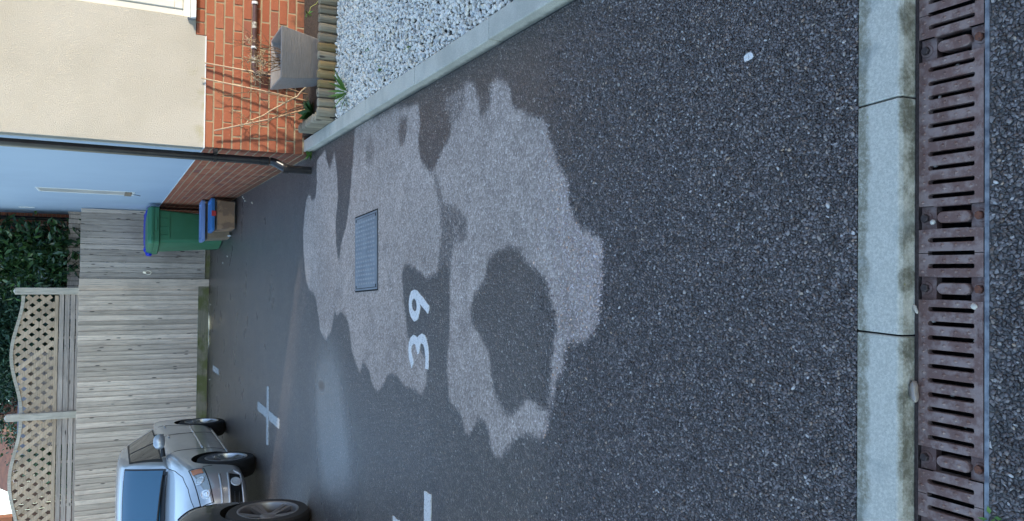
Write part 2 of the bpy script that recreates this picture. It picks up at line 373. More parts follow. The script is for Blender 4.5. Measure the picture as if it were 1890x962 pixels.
# loose-edged chippings standing proud of the binder, near the camera where each one shows
def mat_chip():
    m, nt, b = newmat('stone_chipping'); g = G(nt)
    isl = g.n('NewGeometry').outputs['Random Per Island']; P = g.world()
    wc = g.ramp(isl, [(0,(.028,.022,.020)),(.35,(.062,.050,.046)),(.6,(.115,.096,.090)),(.82,(.19,.163,.153)),(.95,(.26,.23,.21)),(.988,(.36,.33,.29)),(1,(.58,.55,.50))])
    dc = g.ramp(isl, [(0,(.33,.27,.245)),(.5,(.49,.405,.37)),(.85,(.59,.50,.46)),(1,(.72,.65,.61))])
    at = g.n('Attribute', p_attribute_name='wet'); sp = g.n('SeparateColor', Color=at.outputs['Color'])
    d = g.smooth(g.math('ADD', sp.outputs[0], g.math('MULTIPLY', g.math('SUBTRACT', isl, .5), .25)), .34, .66)
    c = g.mix(d, wc, dc); tint = g.ramp(g.math('FRACT', g.math('MULTIPLY', isl, 17.3)), [(0,(.95,.97,1.06)),(.8,(1,1,1)),(1,(1.25,1.0,.78))])
    g.set(b, 'Base Color', g.mix(1.0, c, tint, 'MULTIPLY'))
    g.set(b, 'Roughness', g.mad(d, .55, .34)); g.set(b, 'Specular IOR Level', g.mad(d, -.6, .85))
    g.set(b, 'Normal', g.bump(g.noise(P, 420, 2), .25, .0015)); return m
M_chip = mat_chip()
nr = np.random.default_rng(5)
def ico(sub):
    bm = bmesh.new(); bmesh.ops.create_icosphere(bm, subdivisions=sub, radius=1); bm.verts.ensure_lookup_table()
    v = np.array([x.co for x in bm.verts]); fc = np.array([[a.index for a in x.verts] for x in bm.faces]); bm.free(); return v, fc
def chips(x0, x1, y0, y1, sp_, z, fade=None):
    xs, ys = np.meshgrid(np.arange(x0,x1,sp_), np.arange(y0,y1,sp_)); p = np.stack([xs.ravel(), ys.ravel()], 1)
    p = p+nr.uniform(-.5*sp_,.5*sp_,p.shape)
    p = p[np.abs(p[:,0]) < .34+.40*p[:,1]]
    if fade: p = p[nr.random(len(p)) > np.clip((p[:,1]-fade[0])/(fade[1]-fade[0]),0,1)]
    n = len(p); v0, f0 = ico(1)
    V = np.repeat(v0[None], n, 0)*(1+nr.uniform(-.22,.22,(n,12,1)))
    s = nr.uniform(.0027,.0056,n)*np.where(nr.random(n) < .06, 1.35, 1)
    V = V*np.stack([s*nr.uniform(1,1.35,n), s*nr.uniform(.6,.95,n), s*nr.uniform(.5,.95,n)], -1)[:,None,:]
    a = nr.uniform(0,6.28,n); ca_, sa_ = np.cos(a)[:,None], np.sin(a)[:,None]; tl = nr.normal(0,.5,n)[:,None]
    x = V[...,0]*ca_-V[...,1]*sa_; y = V[...,0]*sa_+V[...,1]*ca_; zz = V[...,2]+x*tl
    V = np.stack([x+p[:,:1], y+p[:,1:2], zz+z+nr.uniform(-.0022,.0016,n)[:,None]], -1)
    return V.reshape(-1,3), (f0[None]+(np.arange(n)*12)[:,None,None]).reshape(-1,3), p
def put_chips(name, label, x0, x1, y0, y1, sp_, z, fade=None):
    V, F, p = chips(x0, x1, y0, y1, sp_, z, fade); me = np_mesh(name, V, F, M_chip)
    xi = np.clip(np.searchsorted(gx, p[:,0]), 0, len(gx)-1); yi = np.clip(np.searchsorted(gy, p[:,1]), 0, len(gy)-1)
    d = np.repeat(dry[yi, xi]*(p[:,1] > 1.9), 12)
    at = me.color_attributes.new('wet', 'FLOAT_COLOR', 'POINT'); at.data.foreach_set('color', np.stack([d, d*0, d*0, d*0+1], -1).astype(np.float32).ravel())
    tag(put(me, name), label, kind='stuff')
put_chips('driveway_chippings', 'dark stone chippings of the wet driveway', -1.6, 1.05, 1.288, 2.9, .0073, 0, (2.1,2.9))
put_chips('road_chippings', 'dark stone chippings of the road by the drain', -.95, .95, .60, .992, .0080, ZR)

# painted markings
M_paint = simple('road_paint', (.78,.77,.74), .55, col2=(.30,.29,.28), nscale=120, bump=.7, bscale=160, bdist=.006, lo=.56, hi=.68)
M_oldpaint = simple('worn_road_paint', (.50,.50,.48), .6, col2=(.20,.19,.18), nscale=60, bump=.6, bscale=160, bdist=.006, lo=.5, hi=.68)
def decal(name, loops, z, m, label):
    pl = [[Vector((x, y, 0)) for x, y in L] for L in loops]
    tri = geometry.tessellate_polygon(pl)
    flat = [(p.x, p.y, z) for L in pl for p in L]
    mb = MB().add(flat, [tuple(t) for t in tri])
    b = 0
    for L in loops:                                # thermoplastic has a little thickness
        n = len(L); mb.add([(x,y,0.0005) for x,y in L]+[(x,y,z) for x,y in L], [(i,(i+1)%n,n+(i+1)%n,n+i) for i in range(n)])
    o = mb.build(name, m); tag(o, label, kind='structure'); return o
def rough(L, a=.004, k=3):
    out = []
    for i in range(len(L)):
        x0,y0 = L[i]; x1,y1 = L[(i+1)%len(L)]
        n = max(1, int(math.hypot(x1-x0,y1-y0)/.03)) if k else 1
        for j in range(n):
            t = j/n; out.append((x0+(x1-x0)*t+rng.uniform(-a,a), y0+(y1-y0)*t+rng.uniform(-a,a)))
    return out
decal('painted_digit', [rough(THREE,.003)], .004, M_paint, 'white painted figure 3 on the driveway')
decal('painted_digit', [rough(NINE,.003), rough(NINEH,.002)], .004, M_paint, 'white painted figure 9 on the driveway')
decal('bay_marking', [rough(CX,.004)], .006, M_oldpaint, 'thin worn white bar of the cross on the driveway')
decal('bay_marking', [rough(CY,.005)], .003, M_oldpaint, 'wide worn white bar of the cross on the driveway')
decal('bay_marking', [rough([(-1.60,14.22),(-1.585,13.42),(-1.68,13.42),(-1.70,14.24)],.004)], .004, M_oldpaint, 'small white square painted by the fence foot')
decal('bay_marking', [rough([(-1.21,4.112),(-1.2,4.01),(-1.85,3.99),(-1.86,4.092)],.005)], .006, M_paint, 'white painted bar at the left edge nearest the kerb')
decal('bay_marking', [rough([(-1.493,4.65),(-1.47,3.35),(-1.57,3.35),(-1.593,4.66)],.005)], .003, M_paint, 'white painted bar just beyond the nearest bar')
sp = [(.612+.016*math.cos(a)*k, 1.640+.017*math.sin(a)*k) for a, k in [(i*.45, rng.uniform(.6,1.2)) for i in range(14)]]
tag(decal('paint_spot', [sp], .004, M_paint, 'small white splash on the tarmac near the kerb'), kind='structure')

# ------------------------------------------------------------------ kerbs
def mat_kerb(name, mossy=True):
    m, nt, b = newmat(name); g = G(nt); P = g.world()
    c = g.mix(g.smooth(g.noise(P, 160, 3, .7), .35, .7), (.46,.455,.385), (.62,.605,.52))
    c = g.mix(g.math('MULTIPLY', g.smooth(g.noise(P, 420, 2, .7), .62, .7), .6), c, (.12,.13,.12))
    sx = g.n('SeparateXYZ', Vector=P)
    if mossy:
        y = sx.outputs[1]
        e = g.mad(g.math('SUBTRACT', g.noise(P, 14, 5, .65), .5), .06, 0)
        ed = g.math('MAXIMUM', g.smooth(g.math('ADD', y, e), 1.243, 1.262), g.smooth(g.math('ADD', y, e), 1.176, 1.160))
        grain = g.smooth(g.noise(P, 110, 4, .7), .30, .62)
        c = g.mix(g.math('MULTIPLY', ed, g.mad(grain, .5, .28)), c, (.13,.118,.065))
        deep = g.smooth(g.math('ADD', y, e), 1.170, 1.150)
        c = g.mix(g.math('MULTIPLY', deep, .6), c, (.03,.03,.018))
        lich = g.smooth(g.noise(P, 30, 2, .5), .70, .74)
        c = g.mix(g.math('MULTIPLY', g.math('MULTIPLY', lich, ed), .7), c, (.24,.22,.06))
        damp = g.smooth(g.noise(P, 5, 4), .56, .66)
        c = g.mix(g.math('MULTIPLY', damp, .35), c, (.20,.235,.23))
    else:
        c = g.mix(g.math('MULTIPLY', g.smooth(g.noise(P, 5, 4), .4, .7), .45), c, (.30,.305,.26))
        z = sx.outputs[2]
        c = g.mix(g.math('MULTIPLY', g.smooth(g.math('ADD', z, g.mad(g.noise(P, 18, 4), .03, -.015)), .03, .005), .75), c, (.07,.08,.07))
    g.set(b, 'Base Color', c); b.inputs['Roughness'].default_value = .8
    g.set(b, 'Normal', g.bump(g.noise(P, 300, 4, .7), .45, .003)); return m
M_kerb = mat_kerb('kerb_concrete'); M_kerb2 = mat_kerb('edging_concrete', False)
M_black = simple('black_gap', (.004,.004,.004), .9)
kerb = empty('kerb', (0,1.22,0), kind='structure', label='pale concrete kerb beside the drain')
kx = [-3.82,-3.29,-2.76,-2.22,-1.69,-1.18,-.66,-.128,.409,.944,1.47,2.0,2.53,3.06]
for a, b in zip(kx, kx[1:]):
    t = .0022
    j = rng.uniform(-.003,.003)
    ends = [(a+t+(-.010 if abs(a-.409)<.01 else 0), a+t), (b-t, b-t)]
    sk = -.006 if abs(b-.409) < .01 else (.004 if abs(b+.128) < .01 else 0)
    sa = -.006 if abs(a-.409) < .01 else (.004 if abs(a+.128) < .01 else 0)
    # plan: y0 = near drain, y1 = driveway edge; splayed face down to the drain
    vs = []
    for (x0, s0) in ((a+t, sa), (b-t, sk)):
        for yy, zz in ((1.1655,-.2),(1.1655,-.040),(1.1675,-.006),(1.174,.004),(1.279,.004),(1.2845,-.002),(1.2845,-.2)):
            vs.append((x0+s0*(yy-1.166)/.119+j*0, yy, zz))
    n = 7
    fs = [(i, i+1, n+i+1, n+i) for i in range(n-1)]+[(n-1,0,n,2*n-1), tuple(range(n-1,-1,-1)), tuple(range(n,2*n))]
    o = MB().add(vs, fs).build('kerb_stone', M_kerb, None, bevel=.0025)
    o.parent = kerb; o.matrix_parent_inverse = kerb.matrix_basis.inverted()
o = MB().box(-3.9,3.1,1.175,1.279,-.25,-.012).build('kerb_bed', M_black); o.parent = kerb; o.matrix_parent_inverse = kerb.matrix_basis.inverted()
edge = empty('edging_kerb', (1.1,4,0), kind='structure', label='grey concrete edging between the driveway and the white gravel')
ky = [1.295,2.25,3.21,4.19,5.15,6.11,7.045]
for a, b in zip(ky, ky[1:]):
    o = MB().box(1.054,1.165,a+.002,b-.002,-.2,.068,top=(1.060,1.163,a+.002,b-.002)).build('kerb_stone', M_kerb2, None, bevel=.006, seg=2)
    o.location = (rng.uniform(-.002,.002),0,rng.uniform(-.003,.003))
    o.parent = edge; o.matrix_parent_inverse = edge.matrix_basis.inverted()
o = MB().box(1.065,1.155,1.295,7.045,-.2,.055).build('kerb_bed', M_kerb2); o.parent = edge; o.matrix_parent_inverse = edge.matrix_basis.inverted()
# ------------------------------------------------------------------ channel drain
def mat_iron(name):
    m, nt, b = newmat(name); g = G(nt); P = g.world()
    n1 = g.smooth(g.noise(P, 26, 5, .6), .42, .62)
    c = g.mix(n1, (.185,.105,.085), (.30,.215,.185))
    c = g.mix(g.math('MULTIPLY', g.smooth(g.noise(P, 90, 4, .7), .58, .7), .55), c, (.36,.27,.22))
    g.set(b, 'Base Color', c); b.inputs['Metallic'].default_value = .25
    g.set(b, 'Roughness', g.mad(n1, -.12, .55)); g.set(b, 'Normal', g.bump(g.noise(P, 240, 4, .7), .45, .002)); return m
M_iron = mat_iron('cast_iron'); M_rust = simple('rusty_bolt', (.17,.06,.03), .75, col2=(.09,.04,.03), nscale=150, bump=.4, bscale=300)
M_boltd = simple('dark_bolt', (.05,.035,.032), .6, .3, col2=(.08,.06,.055), nscale=120)
M_galv = simple('galvanised_edge', (.30,.32,.34), .5, .6, col2=(.12,.13,.15), nscale=30)
M_sludge = simple('drain_silt', (.008,.008,.008), .6, bump=.5, bscale=60, bdist=.01)
drain = empty('channel_drain', (0,1.08,ZR), label='rusty slotted iron channel drain between the kerb and the road', cat='drain')
def dchild(o): o.parent = drain; o.matrix_parent_inverse = Matrix.Translation((0,-1.08,-ZR)); return o
y0, y1 = 1.0075, 1.1545            # plate limits, near the road .. near the kerb
ys0, ys1 = 1.0265, 1.1325          # slot ends
th = .016
def cell(mb, x0, x1, xc, hw):
    n = 6; ring = []; out = []
    for k in range(n+1):
        a = math.pi*k/n
        ring.append((xc+hw*math.cos(a), ys1-hw+hw*math.sin(a)))
        if k == 0: out.append((x1, ys1-hw))
        elif k == n: out.append((x0, ys1-hw))
        else: out.append((x1+(x0-x1)*(k-1)/(n-2), y1))
    for k in range(n+1):
        a = math.pi+math.pi*k/n
        ring.append((xc+hw*math.cos(a), ys0+hw+hw*math.sin(a)))
        if k == 0: out.append((x0, ys0+hw))
        elif k == n: out.append((x1, ys0+hw))
        else: out.append((x0+(x1-x0)*(k-1)/(n-2), y0))
    N = len(ring)
    rc = [(x+(.0012 if x>xc else -.0012), y, 0) for x, y in ring]
    vs = [(x,y,0) for x,y in out]+rc+[(x,y,-.0018) for x,y in ring]+[(x,y,-th) for x,y in ring]
    fs = []
    for k in range(N):
        q = (k+1)%N
        fs += [(k,q,N+q,N+k),(N+k,N+q,2*N+q,2*N+k),(2*N+k,2*N+q,3*N+q,3*N+k)]
    mb.add(vs, fs)
def diamond(mb, x, y, s=.0056):
    mb.add([(x-s*.8,y,0.0002),(x,y-s*1.1,.0002),(x+s*.8,y,.0002),(x,y+s*1.1,.0002),(x,y,.0032)], [(0,1,4),(1,2,4),(2,3,4),(3,0,4)])
L = .5303
def grate_mesh():
    mb = MB()
    cells = [(.0045,.0525,.0291)]+[]
    slots = [.1258+.0313*k for k in range(10)]
    b = [.104]+[(slots[i]+slots[i+1])/2 for i in range(9)]+[.4275]
    cells += [(b[i],b[i+1],slots[i]) for i in range(10)]
    cells += [(.479,L-.0045,.5023)]
    for a, c, s in cells: cell(mb, a, c, s, .0048)
    # outer walls of the end strips and the half slot at the joint
    for xa, xb in ((.0008,.0045),(L-.0045,L-.0008)):
        mb.box(xa,xb,y0,ys0,-th,-.00003); mb.box(xa,xb,ys1,y1,-th,-.00003)
    # lock bays: recessed floor with two cut-outs and a raised lozenge
    for xa, xb in ((.0525,.104),(.4275,.479)):
        xc = (xa+xb)/2
        mb.box(xa,xb,y0,1.040,-.030,-.011); mb.box(xa,xb,1.119,y1,-.030,-.011)
        mb.box(xa,xa+.0012,1.040,1.119,-.022,-.0003); mb.box(xb-.0012,xb,1.040,1.119,-.022,-.0003)
        n = 8; hw = .0125; pts = []
        for k in range(n+1):
            a = math.pi*k/n; pts.append((xc+hw*math.cos(a), 1.112-hw+hw*math.sin(a)))
        for k in range(n+1):
            a = math.pi+math.pi*k/n; pts.append((xc+hw*math.cos(a), 1.036+hw+hw*math.sin(a)))
        N = len(pts); cx, cy = xc, 1.074
        vs = [(x,y,-.03) for x,y in pts]+[(x,y,-.003) for x,y in pts]+[(cx+(x-cx)*.86, cy+(y-cy)*.96, 0) for x,y in pts]
        mb.add(vs, [(k,(k+1)%N,N+(k+1)%N,N+k) for k in range(N)]+[(N+k,N+(k+1)%N,2*N+(k+1)%N,2*N+k) for k in range(N)]+[tuple(range(2*N,3*N))])
        for yy in (1.060,1.09): diamond(mb, xc, yy)
    bars = [.0545-.008,.018]+[ (slots[i]+slots[i+1])/2 for i in range(9)]+[.1125,.4215,.4905,.515]
    for i, x in enumerate(bars):
        for yy in (1.0375,1.066,1.096,1.1435): diamond(mb, x, yy+(.002 if i%2 else -.002))
    for x in slots[1:-1:1]: diamond(mb, x, 1.1435-.0015, .0042)
    return mb.mesh('grate', M_iron)
gm = grate_mesh()
hexm = MB().lathe([(0.0001,.009),(.0082,.009),(.0095,.0075),(.0095,0)], 6).mesh('bolt', [M_rust])
hexd = MB().lathe([(0.0001,.009),(.0082,.009),(.0095,.0075),(.0095,0)], 6).mesh('bolt', [M_boltd])
wash = MB().lathe([(0.0001,.0025),(.0135,.0025),(.0145,.001),(.0145,0)], 18).mesh('washer', [M_iron])
x0d = .0564
def text_mesh(txt, size, m):
    cu = bpy.data.curves.new('t', 'FONT'); cu.body = txt; cu.size = size; cu.extrude = .0006; cu.align_x = 'CENTER'
    to = bpy.data.objects.new('t', cu); C.objects.link(to)
    dg = bpy.context.evaluated_depsgraph_get(); me = bpy.data.meshes.new_from_object(to.evaluated_get(dg))
    bpy.data.objects.remove(to); me.materials.clear(); me.materials.append(m); return me
tG = text_mesh('GUARD', .0165, M_iron); tD = text_mesh('DUCTILE', .0155, M_iron); tN = text_mesh('NE', .0155, M_iron)
for k in range(-4, 5):
    xs = x0d+L*k
    gr = dchild(put(gm, 'grate', None, (xs,0,ZR)))
    for xl in (.0783,.4533):
        for yy, mm in ((1.0195, hexm if k in (-1,0) else hexd), (1.1425, hexd)):
            wo = put(wash, 'washer', gr, (xl,yy,-.011)); bo = put(mm, 'bolt', gr, (xl,yy,-.0085), (0,0,rng.uniform(0,1)))
    # cast lettering along the outer rim
    if k == 0: put(tG, 'raised_lettering', gr, (.245,1.0215,.0004), (0,0,math.pi))
    if k == -1: put(tD, 'raised_lettering', gr, (.36,1.0095,.0004), (0,0,0))
    if k == -2: put(tN, 'raised_lettering', gr, (.478,1.0095,.0004), (0,0,0))
dchild(MB().box(-2.3,2.8,.9955,1.0055,-.2,ZR+.001).build('frame_rail', M_galv, bevel=.001))
dchild(MB().box(-2.3,2.8,1.1565,1.1645,-.2,ZR-.001).build('frame_rail', M_boltd, bevel=.001))
dchild(MB().box(-2.3,2.8,1.0055,1.1565,-.23,-.17).build('channel', M_sludge))
# pebbles lying in the slots and on the lid
M_peb = simple('pebble', (.30,.27,.23), .6, col2=(.16,.14,.12), nscale=30, vary=.5)
def rock(s, seed, sub=1, flat=.6):
    rr = random.Random(seed); bm = bmesh.new(); bmesh.ops.create_icosphere(bm, subdivisions=sub+1, radius=1)
    for v in bm.verts:
        k = 1+.16*math.sin(v.co.x*3+seed)+.13*math.sin(v.co.y*4+seed*2)+rr.uniform(-.07,.07)
        v.co *= k; v.co = Vector((v.co.x*s, v.co.y*s*.75, v.co.z*s*flat))
    me = bpy.data.meshes.new('pebble'); bm.to_mesh(me); bm.free(); me.materials.append(M_peb)
    me.polygons.foreach_set('use_smooth', [True]*len(me.polygons)); return me
rocks = [rock(1, i) for i in range(4)]
spots = [(.095,1.099,.006),(.10,1.06,.005),(.105,1.118,.006),(-.092,1.123,.006),(-.085,1.135,.006),(-.13,1.03,.005),(.46,1.07,.006),(.40,1.11,.005),(-.02,1.05,.006),
         (-.25,1.08,.005),(-.31,1.05,.006),(-.36,1.1,.005),(.25,1.12,.006),(.29,1.04,.005),(.20,1.07,.006),(-.43,1.09,.006)]
tints = []
for i, (x, y, s) in enumerate(spots):
    o = put(rocks[i%4], 'pebble', None, (x,y,ZR-.008), (rng.random()*3,rng.random()*3,rng.random()*3), (s,)*3)
    tag(o, 'tiny pebble caught in a slot of the drain', 'pebble', 'small pebbles caught in the drain')
M_peb2 = simple('banded_pebble', (.45,.33,.20), .35, col2=(.18,.20,.24), nscale=22, stretch=(1,2.5,1), lo=.45, hi=.55, coat=.5)
bp_ = rock(1, 11, 2, .6); bp_.materials.clear(); bp_.materials.append(M_peb2)
tag(put(bp_, 'pebble', None, (-.251,1.158,ZR+.011), (0,0,R(5)), (.0205,.015,.017)), 'large banded brown pebble lying between the kerb and the drain', 'pebble')
M_pale = simple('pale_stone', (.62,.57,.48), .7)
ps = rock(1, 21, 1, .8); ps.materials.clear(); ps.materials.append(M_pale)
tag(put(ps, 'stone_chip', None, (-.056,1.028,ZR-.001), (.4,.3,1), (.009,.007,.008)), 'small cream stone chip beside a rusty bolt', 'stone chip')
tag(put(ps, 'stone_chip', None, (.125,1.124,ZR-.004), (1.4,.3,2), (.0075,.006,.007)), 'small white stone chip next to a dark bolt', 'stone chip')
tag(put(ps, 'stone_chip', None, (-.068,1.160,ZR+.003), (.2,.3,2.2), (.005,.013,.005)), 'slim white stone chip on the drain edge', 'stone chip')
# ------------------------------------------------------------------ house on the right
def mat_render(name):
    m, nt, b = newmat(name); g = G(nt); P = g.world()
    c = g.mix(g.smooth(g.noise(P, 1.2, 4), .35, .7), (.45,.415,.345), (.50,.465,.395))
    z = g.n('SeparateXYZ', Vector=P).outputs[2]
    low = g.math('MULTIPLY', g.smooth(z, 1.06, .92), g.smooth(g.noise(P, 5, 4, .6), .52, .68))
    c = g.mix(g.math('MULTIPLY', low, .55), c, (.36,.32,.17))
    pits = g.smooth(g.noise(P, 60, 3, .6), .66, .74)
    c = g.mix(g.math('MULTIPLY', pits, .3), c, (.29,.25,.19))
    g.set(b, 'Base Color', c); b.inputs['Roughness'].default_value = .9; b.inputs['Specular IOR Level'].default_value = .2
    h = g.noise(P, 120, 6, .8, .2)
    g.set(b, 'Normal', g.bump(h, .7, .010)); return m
M_render = mat_render('cream_render')
M_sider = simple('smooth_shade_blue_render', (.36,.44,.54), .9, col2=(.335,.41,.51), nscale=1.1, bump=.25, bscale=60, bdist=.004)  # blue of the skylit shade is put into this wall's colour
M_brick = mat_brick('red_brick')
M_mort = simple('sandy_mortar', (.36,.28,.17), .95, col2=(.29,.225,.14), nscale=30, bump=.6, bscale=150, bdist=.004)
M_upvc = simple('cream_window_frame', (.74,.70,.60), .35, col2=(.70,.66,.56), nscale=3)
M_white = simple('white_plastic', (.75,.76,.75), .4)
M_glassd = simple('dark_window_glass', (.012,.014,.018), .04, spec=.8)
M_pipe = simple('black_plastic_pipe', (.012,.012,.014), .32, col2=(.022,.022,.025), nscale=8)
M_brownp = simple('brown_plastic_pipe', (.085,.045,.04), .35, col2=(.11,.065,.06), nscale=12)
M_roof = simple('brown_roof_tile', (.14,.07,.05), .85, col2=(.09,.05,.04), nscale=6)
house = empty('house', (1.031,7.026,0), label='cream rendered house with red brick plinth on the right of the driveway', cat='house')
hm = house.matrix_basis.inverted()
def hc(o, par=None):
    o.parent = par or house
    if par is None: o.matrix_parent_inverse = hm
    return o
FY, SX = 7.026, 1.031
mb = MB()
for x0,x1,z0,z1 in ((SX,1.968,.902,5.2),(1.968,2.105,.978,5.2),(2.105,3.9,2.36,5.2),(3.9,4.05,.978,5.2),(4.05,7.2,.902,5.2)):
    mb.box(x0,x1,FY,7.2,z0,z1)
hc(mb.build('rendered_wall', M_render))
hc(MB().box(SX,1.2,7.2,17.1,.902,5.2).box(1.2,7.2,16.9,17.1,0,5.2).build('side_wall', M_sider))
hc(MB().box(SX-.006,1.966,FY-.006,7.10,.893,.9015).box(SX-.006,SX+.05,7.101,17.1,.893,.9015).build('drip_bead', M_white))
hc(MB().box(1.039,7.2,7.0338,7.19,-.2,.89).box(1.98,4.04,7.0338,7.19,.89,.972).box(1.039,1.2,7.191,17.09,-.2,.89).build('mortar_backing', M_mort))
bl, bh, bd, ch = .215, .0645, .10, .0749
def brick_mesh(l, sd_):
    rng.seed(sd_); return MB().box(0,l,0,bd,0,bh).mesh('brick', M_brick, bevel=.004, jitter=.0016)
B_full = [brick_mesh(bl, i) for i in range(4)]; B_half = [brick_mesh(.1025, 10+i) for i in range(2)]; B_cut = [brick_mesh(.155, 20)]
rng.seed(3)
plinth = empty('plinth', (0,0,0)); hc(plinth)
nb = 0
for c in range(12):
    z = .897-ch*(c+1)+.0095
    x = 1.035; k = 0
    first = c % 2
    while x < 3.35:
        if first and k == 0: me, l = rng.choice(B_half), .1025
        else: me, l = rng.choice(B_full), bl
        o = put(me, 'brick', plinth, (x, 7.030+rng.uniform(-.0015,.002), z+rng.uniform(-.001,.001)), (0, rng.uniform(-.004,.004), rng.uniform(-.006,.006)))
        x += l+.0102; k += 1; nb += 1
    y = 7.142; k = 0
    while y < 9.55:
        if (not first) and k == 0: me, l = B_half[1], .1025
        else: me, l = rng.choice(B_full), bl
        o = put(me, 'brick', plinth, (1.035+rng.uniform(-.0015,.002), y+l, z+rng.uniform(-.001,.001)), (0,0,-math.pi/2))
        y += l+.0102; k += 1; nb += 1
x = 1.97
while x < 4.0:
    put(B_half[nb%2], 'brick', plinth, (x, 7.029, .9075), (0,0,rng.uniform(-.005,.005))); x += .1127; nb += 1
mb = MB()
for c in range(12):
    z = .897-ch*(c+1)+.0095
    x = 3.36+(.11 if c % 2 else 0)
    while x < 7: mb.box(x,min(x+bl,7.2),7.030,7.12,z,z+bh); x += bl+.0102
    y = 9.56+(.11 if c % 2 else .0)+.12
    while y < 17: mb.box(1.035,1.13,y,min(y+bl,17.08),z,z+bh); y += bl+.0102
    mb.box(1.0355,1.13,9.50,9.67+(.11 if c%2 else 0),z,z+bh)
o = mb.build('brick_courses', M_brick, bevel=.003); o.parent = plinth; o['kind'] = 'stuff'
# window with blind
win = MB()
def ring(mb, x0,x1,z0,z1,w,ya,yb):
    mb.box(x0,x1,ya,yb,z0,z0+w); mb.box(x0,x1,ya,yb,z1-w,z1); mb.box(x0,x0+w,ya,yb,z0+w,z1-w); mb.box(x1-w,x1,ya,yb,z0+w,z1-w)
ring(win, 2.108,3.897,1.022,2.355,.055,7.034,7.12)
window = hc(win.build('window', M_upvc, bevel=.004))
sash = MB(); ring(sash, 2.165,3.0,1.079,2.298,.062,7.026,7.10); ring(sash, 3.01,3.84,1.079,2.298,.062,7.026,7.10)
o = sash.build('sash_frame', M_upvc, bevel=.008, seg=2); o.parent = window
bead = MB(); ring(bead, 2.2272,2.9378,1.1412,2.2358,.014,7.040,7.075)
o = bead.build('glazing_bead', M_upvc, bevel=.004); o.parent = window
o = MB().box(2.2275,2.9375,7.062,7.068,1.1415,2.2355).box(3.072,3.778,7.062,7.068,1.1415,2.2355).build('pane', M_glassd); o.parent = window
lead = MB()
for i in range(19):
    z = 1.19+i*.055; lead.box(2.2415,2.9235,7.0585,7.0622,z,z+.010)
for i in range(6): lead.box(2.262+i*.12,2.268+i*.12,7.0575,7.0583,1.156,2.22)
o = lead.build('glazing_bar', M_white); o.parent = window
hc(MB().box(2.092,4.0,6.965,7.12,.981,1.0195,top=(2.092,4.0,6.975,7.12)).build('window_sill', M_white, bevel=.006, seg=2))
hc(MB().box(2.085,2.10,7.0,7.03,.985,1.04).build('sealant_lump', simple('grey_sealant', (.20,.21,.22), .7), bevel=.005, jitter=.006))
# pipes
def pipe_part(name, pts, rad, m, par=None): return hc(MB().tube(pts, rad, 20).build(name, m, smooth=False) , par)
dp = autosmooth(pipe_part('downpipe', [(.966,7.12,5.1),(.966,7.12,.36)], .034, M_pipe))
def dpc(o): o.parent = dp; return autosmooth(o)
dpc(MB().tube([(.966,7.12,.43),(.966,7.12,.355)], .0385, 20).tube([(.966,7.12,.345),(.966,7.12,.34),(.958,7.112,.30),(.915,7.065,.235),(.900,7.05,.20)], .0365, 16).build('offset_bend', M_pipe))
dpc(MB().tube([(.900,7.05,.245),(.900,7.05,.20)], .040, 18).tube([(.900,7.05,.215),(.900,7.05,-.02)], .034, 18).build('shoe', M_pipe))
for z in (.80, 2.75): dpc(MB().tube([(.966,7.12,z-.014),(.966,7.12,z+.014)], .0395, 20).box(.93,1.029,7.085,7.10,z-.012,z+.012).box(1.0,1.0305,7.03,7.15,z-.015,z+.015).build('bracket', M_pipe))
dp2 = autosmooth(pipe_part('downpipe', [(.93,17.0,5.1),(.93,17.0,0)], .036, M_pipe))
o = MB().tube([(.93,17.0,2.86),(.93,17.0,2.89)], .042, 18).box(.93,1.03,16.98,17.02,2.86,2.89).build('bracket', M_pipe); o.parent = dp2
wp = autosmooth(pipe_part('waste_pipe', [(3.6,6.992,.514),(1.735,6.992,.512)], .0205, M_brownp))
def wpc(o): o.parent = wp; return autosmooth(o)
wpc(MB().tube([(1.775,6.992,.512),(1.735,6.992,.512),(1.712,6.992,.503),(1.700,6.992,.478),(1.700,6.992,.40),(1.700,6.992,.03)], .0235, 16).build('elbow', M_brownp))
for x in (2.30, 1.915): wpc(MB().tube([(x-.010,6.992,.513),(x+.010,6.992,.513)], .0265, 18).box(x-.009,x+.009,7.0,7.029,.50,.525).build('pipe_clip', M_white))
for x in (2.108, 1.806): wpc(MB().tube([(x-.026,6.992,.513),(x+.026,6.992,.513)], .0212, 18).build('pipe_label', simple('worn_pipe_label', (.55,.53,.45), .6, col2=(.22,.19,.16), nscale=60)))
# two narrow side windows with obscured glass
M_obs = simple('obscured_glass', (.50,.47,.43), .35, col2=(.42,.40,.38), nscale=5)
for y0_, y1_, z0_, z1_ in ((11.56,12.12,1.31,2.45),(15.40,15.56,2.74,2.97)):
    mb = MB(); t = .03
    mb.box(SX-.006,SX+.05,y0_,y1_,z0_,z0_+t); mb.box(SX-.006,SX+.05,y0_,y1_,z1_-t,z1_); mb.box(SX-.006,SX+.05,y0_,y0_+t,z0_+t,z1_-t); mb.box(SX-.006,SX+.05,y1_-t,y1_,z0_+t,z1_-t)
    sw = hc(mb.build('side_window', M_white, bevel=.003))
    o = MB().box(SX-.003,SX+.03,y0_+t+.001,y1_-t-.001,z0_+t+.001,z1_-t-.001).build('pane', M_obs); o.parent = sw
    if z1_ < 2.6:
        o = MB().box(SX-.022,SX-.005,y0_+.05,y0_+.50,z0_+.035,z0_+.12).build('vent_flap', simple('rusty_vent', (.30,.22,.14), .7, col2=(.16,.12,.09), nscale=30), bevel=.004); o.parent = sw
        o = MB().tube([(SX-.03,y0_+.08,z0_+.02),(SX-.045,y0_+.06,z0_-.07)], .006, 8).build('stay_arm', M_galv); o.parent = sw
rf = MB(); e = .35
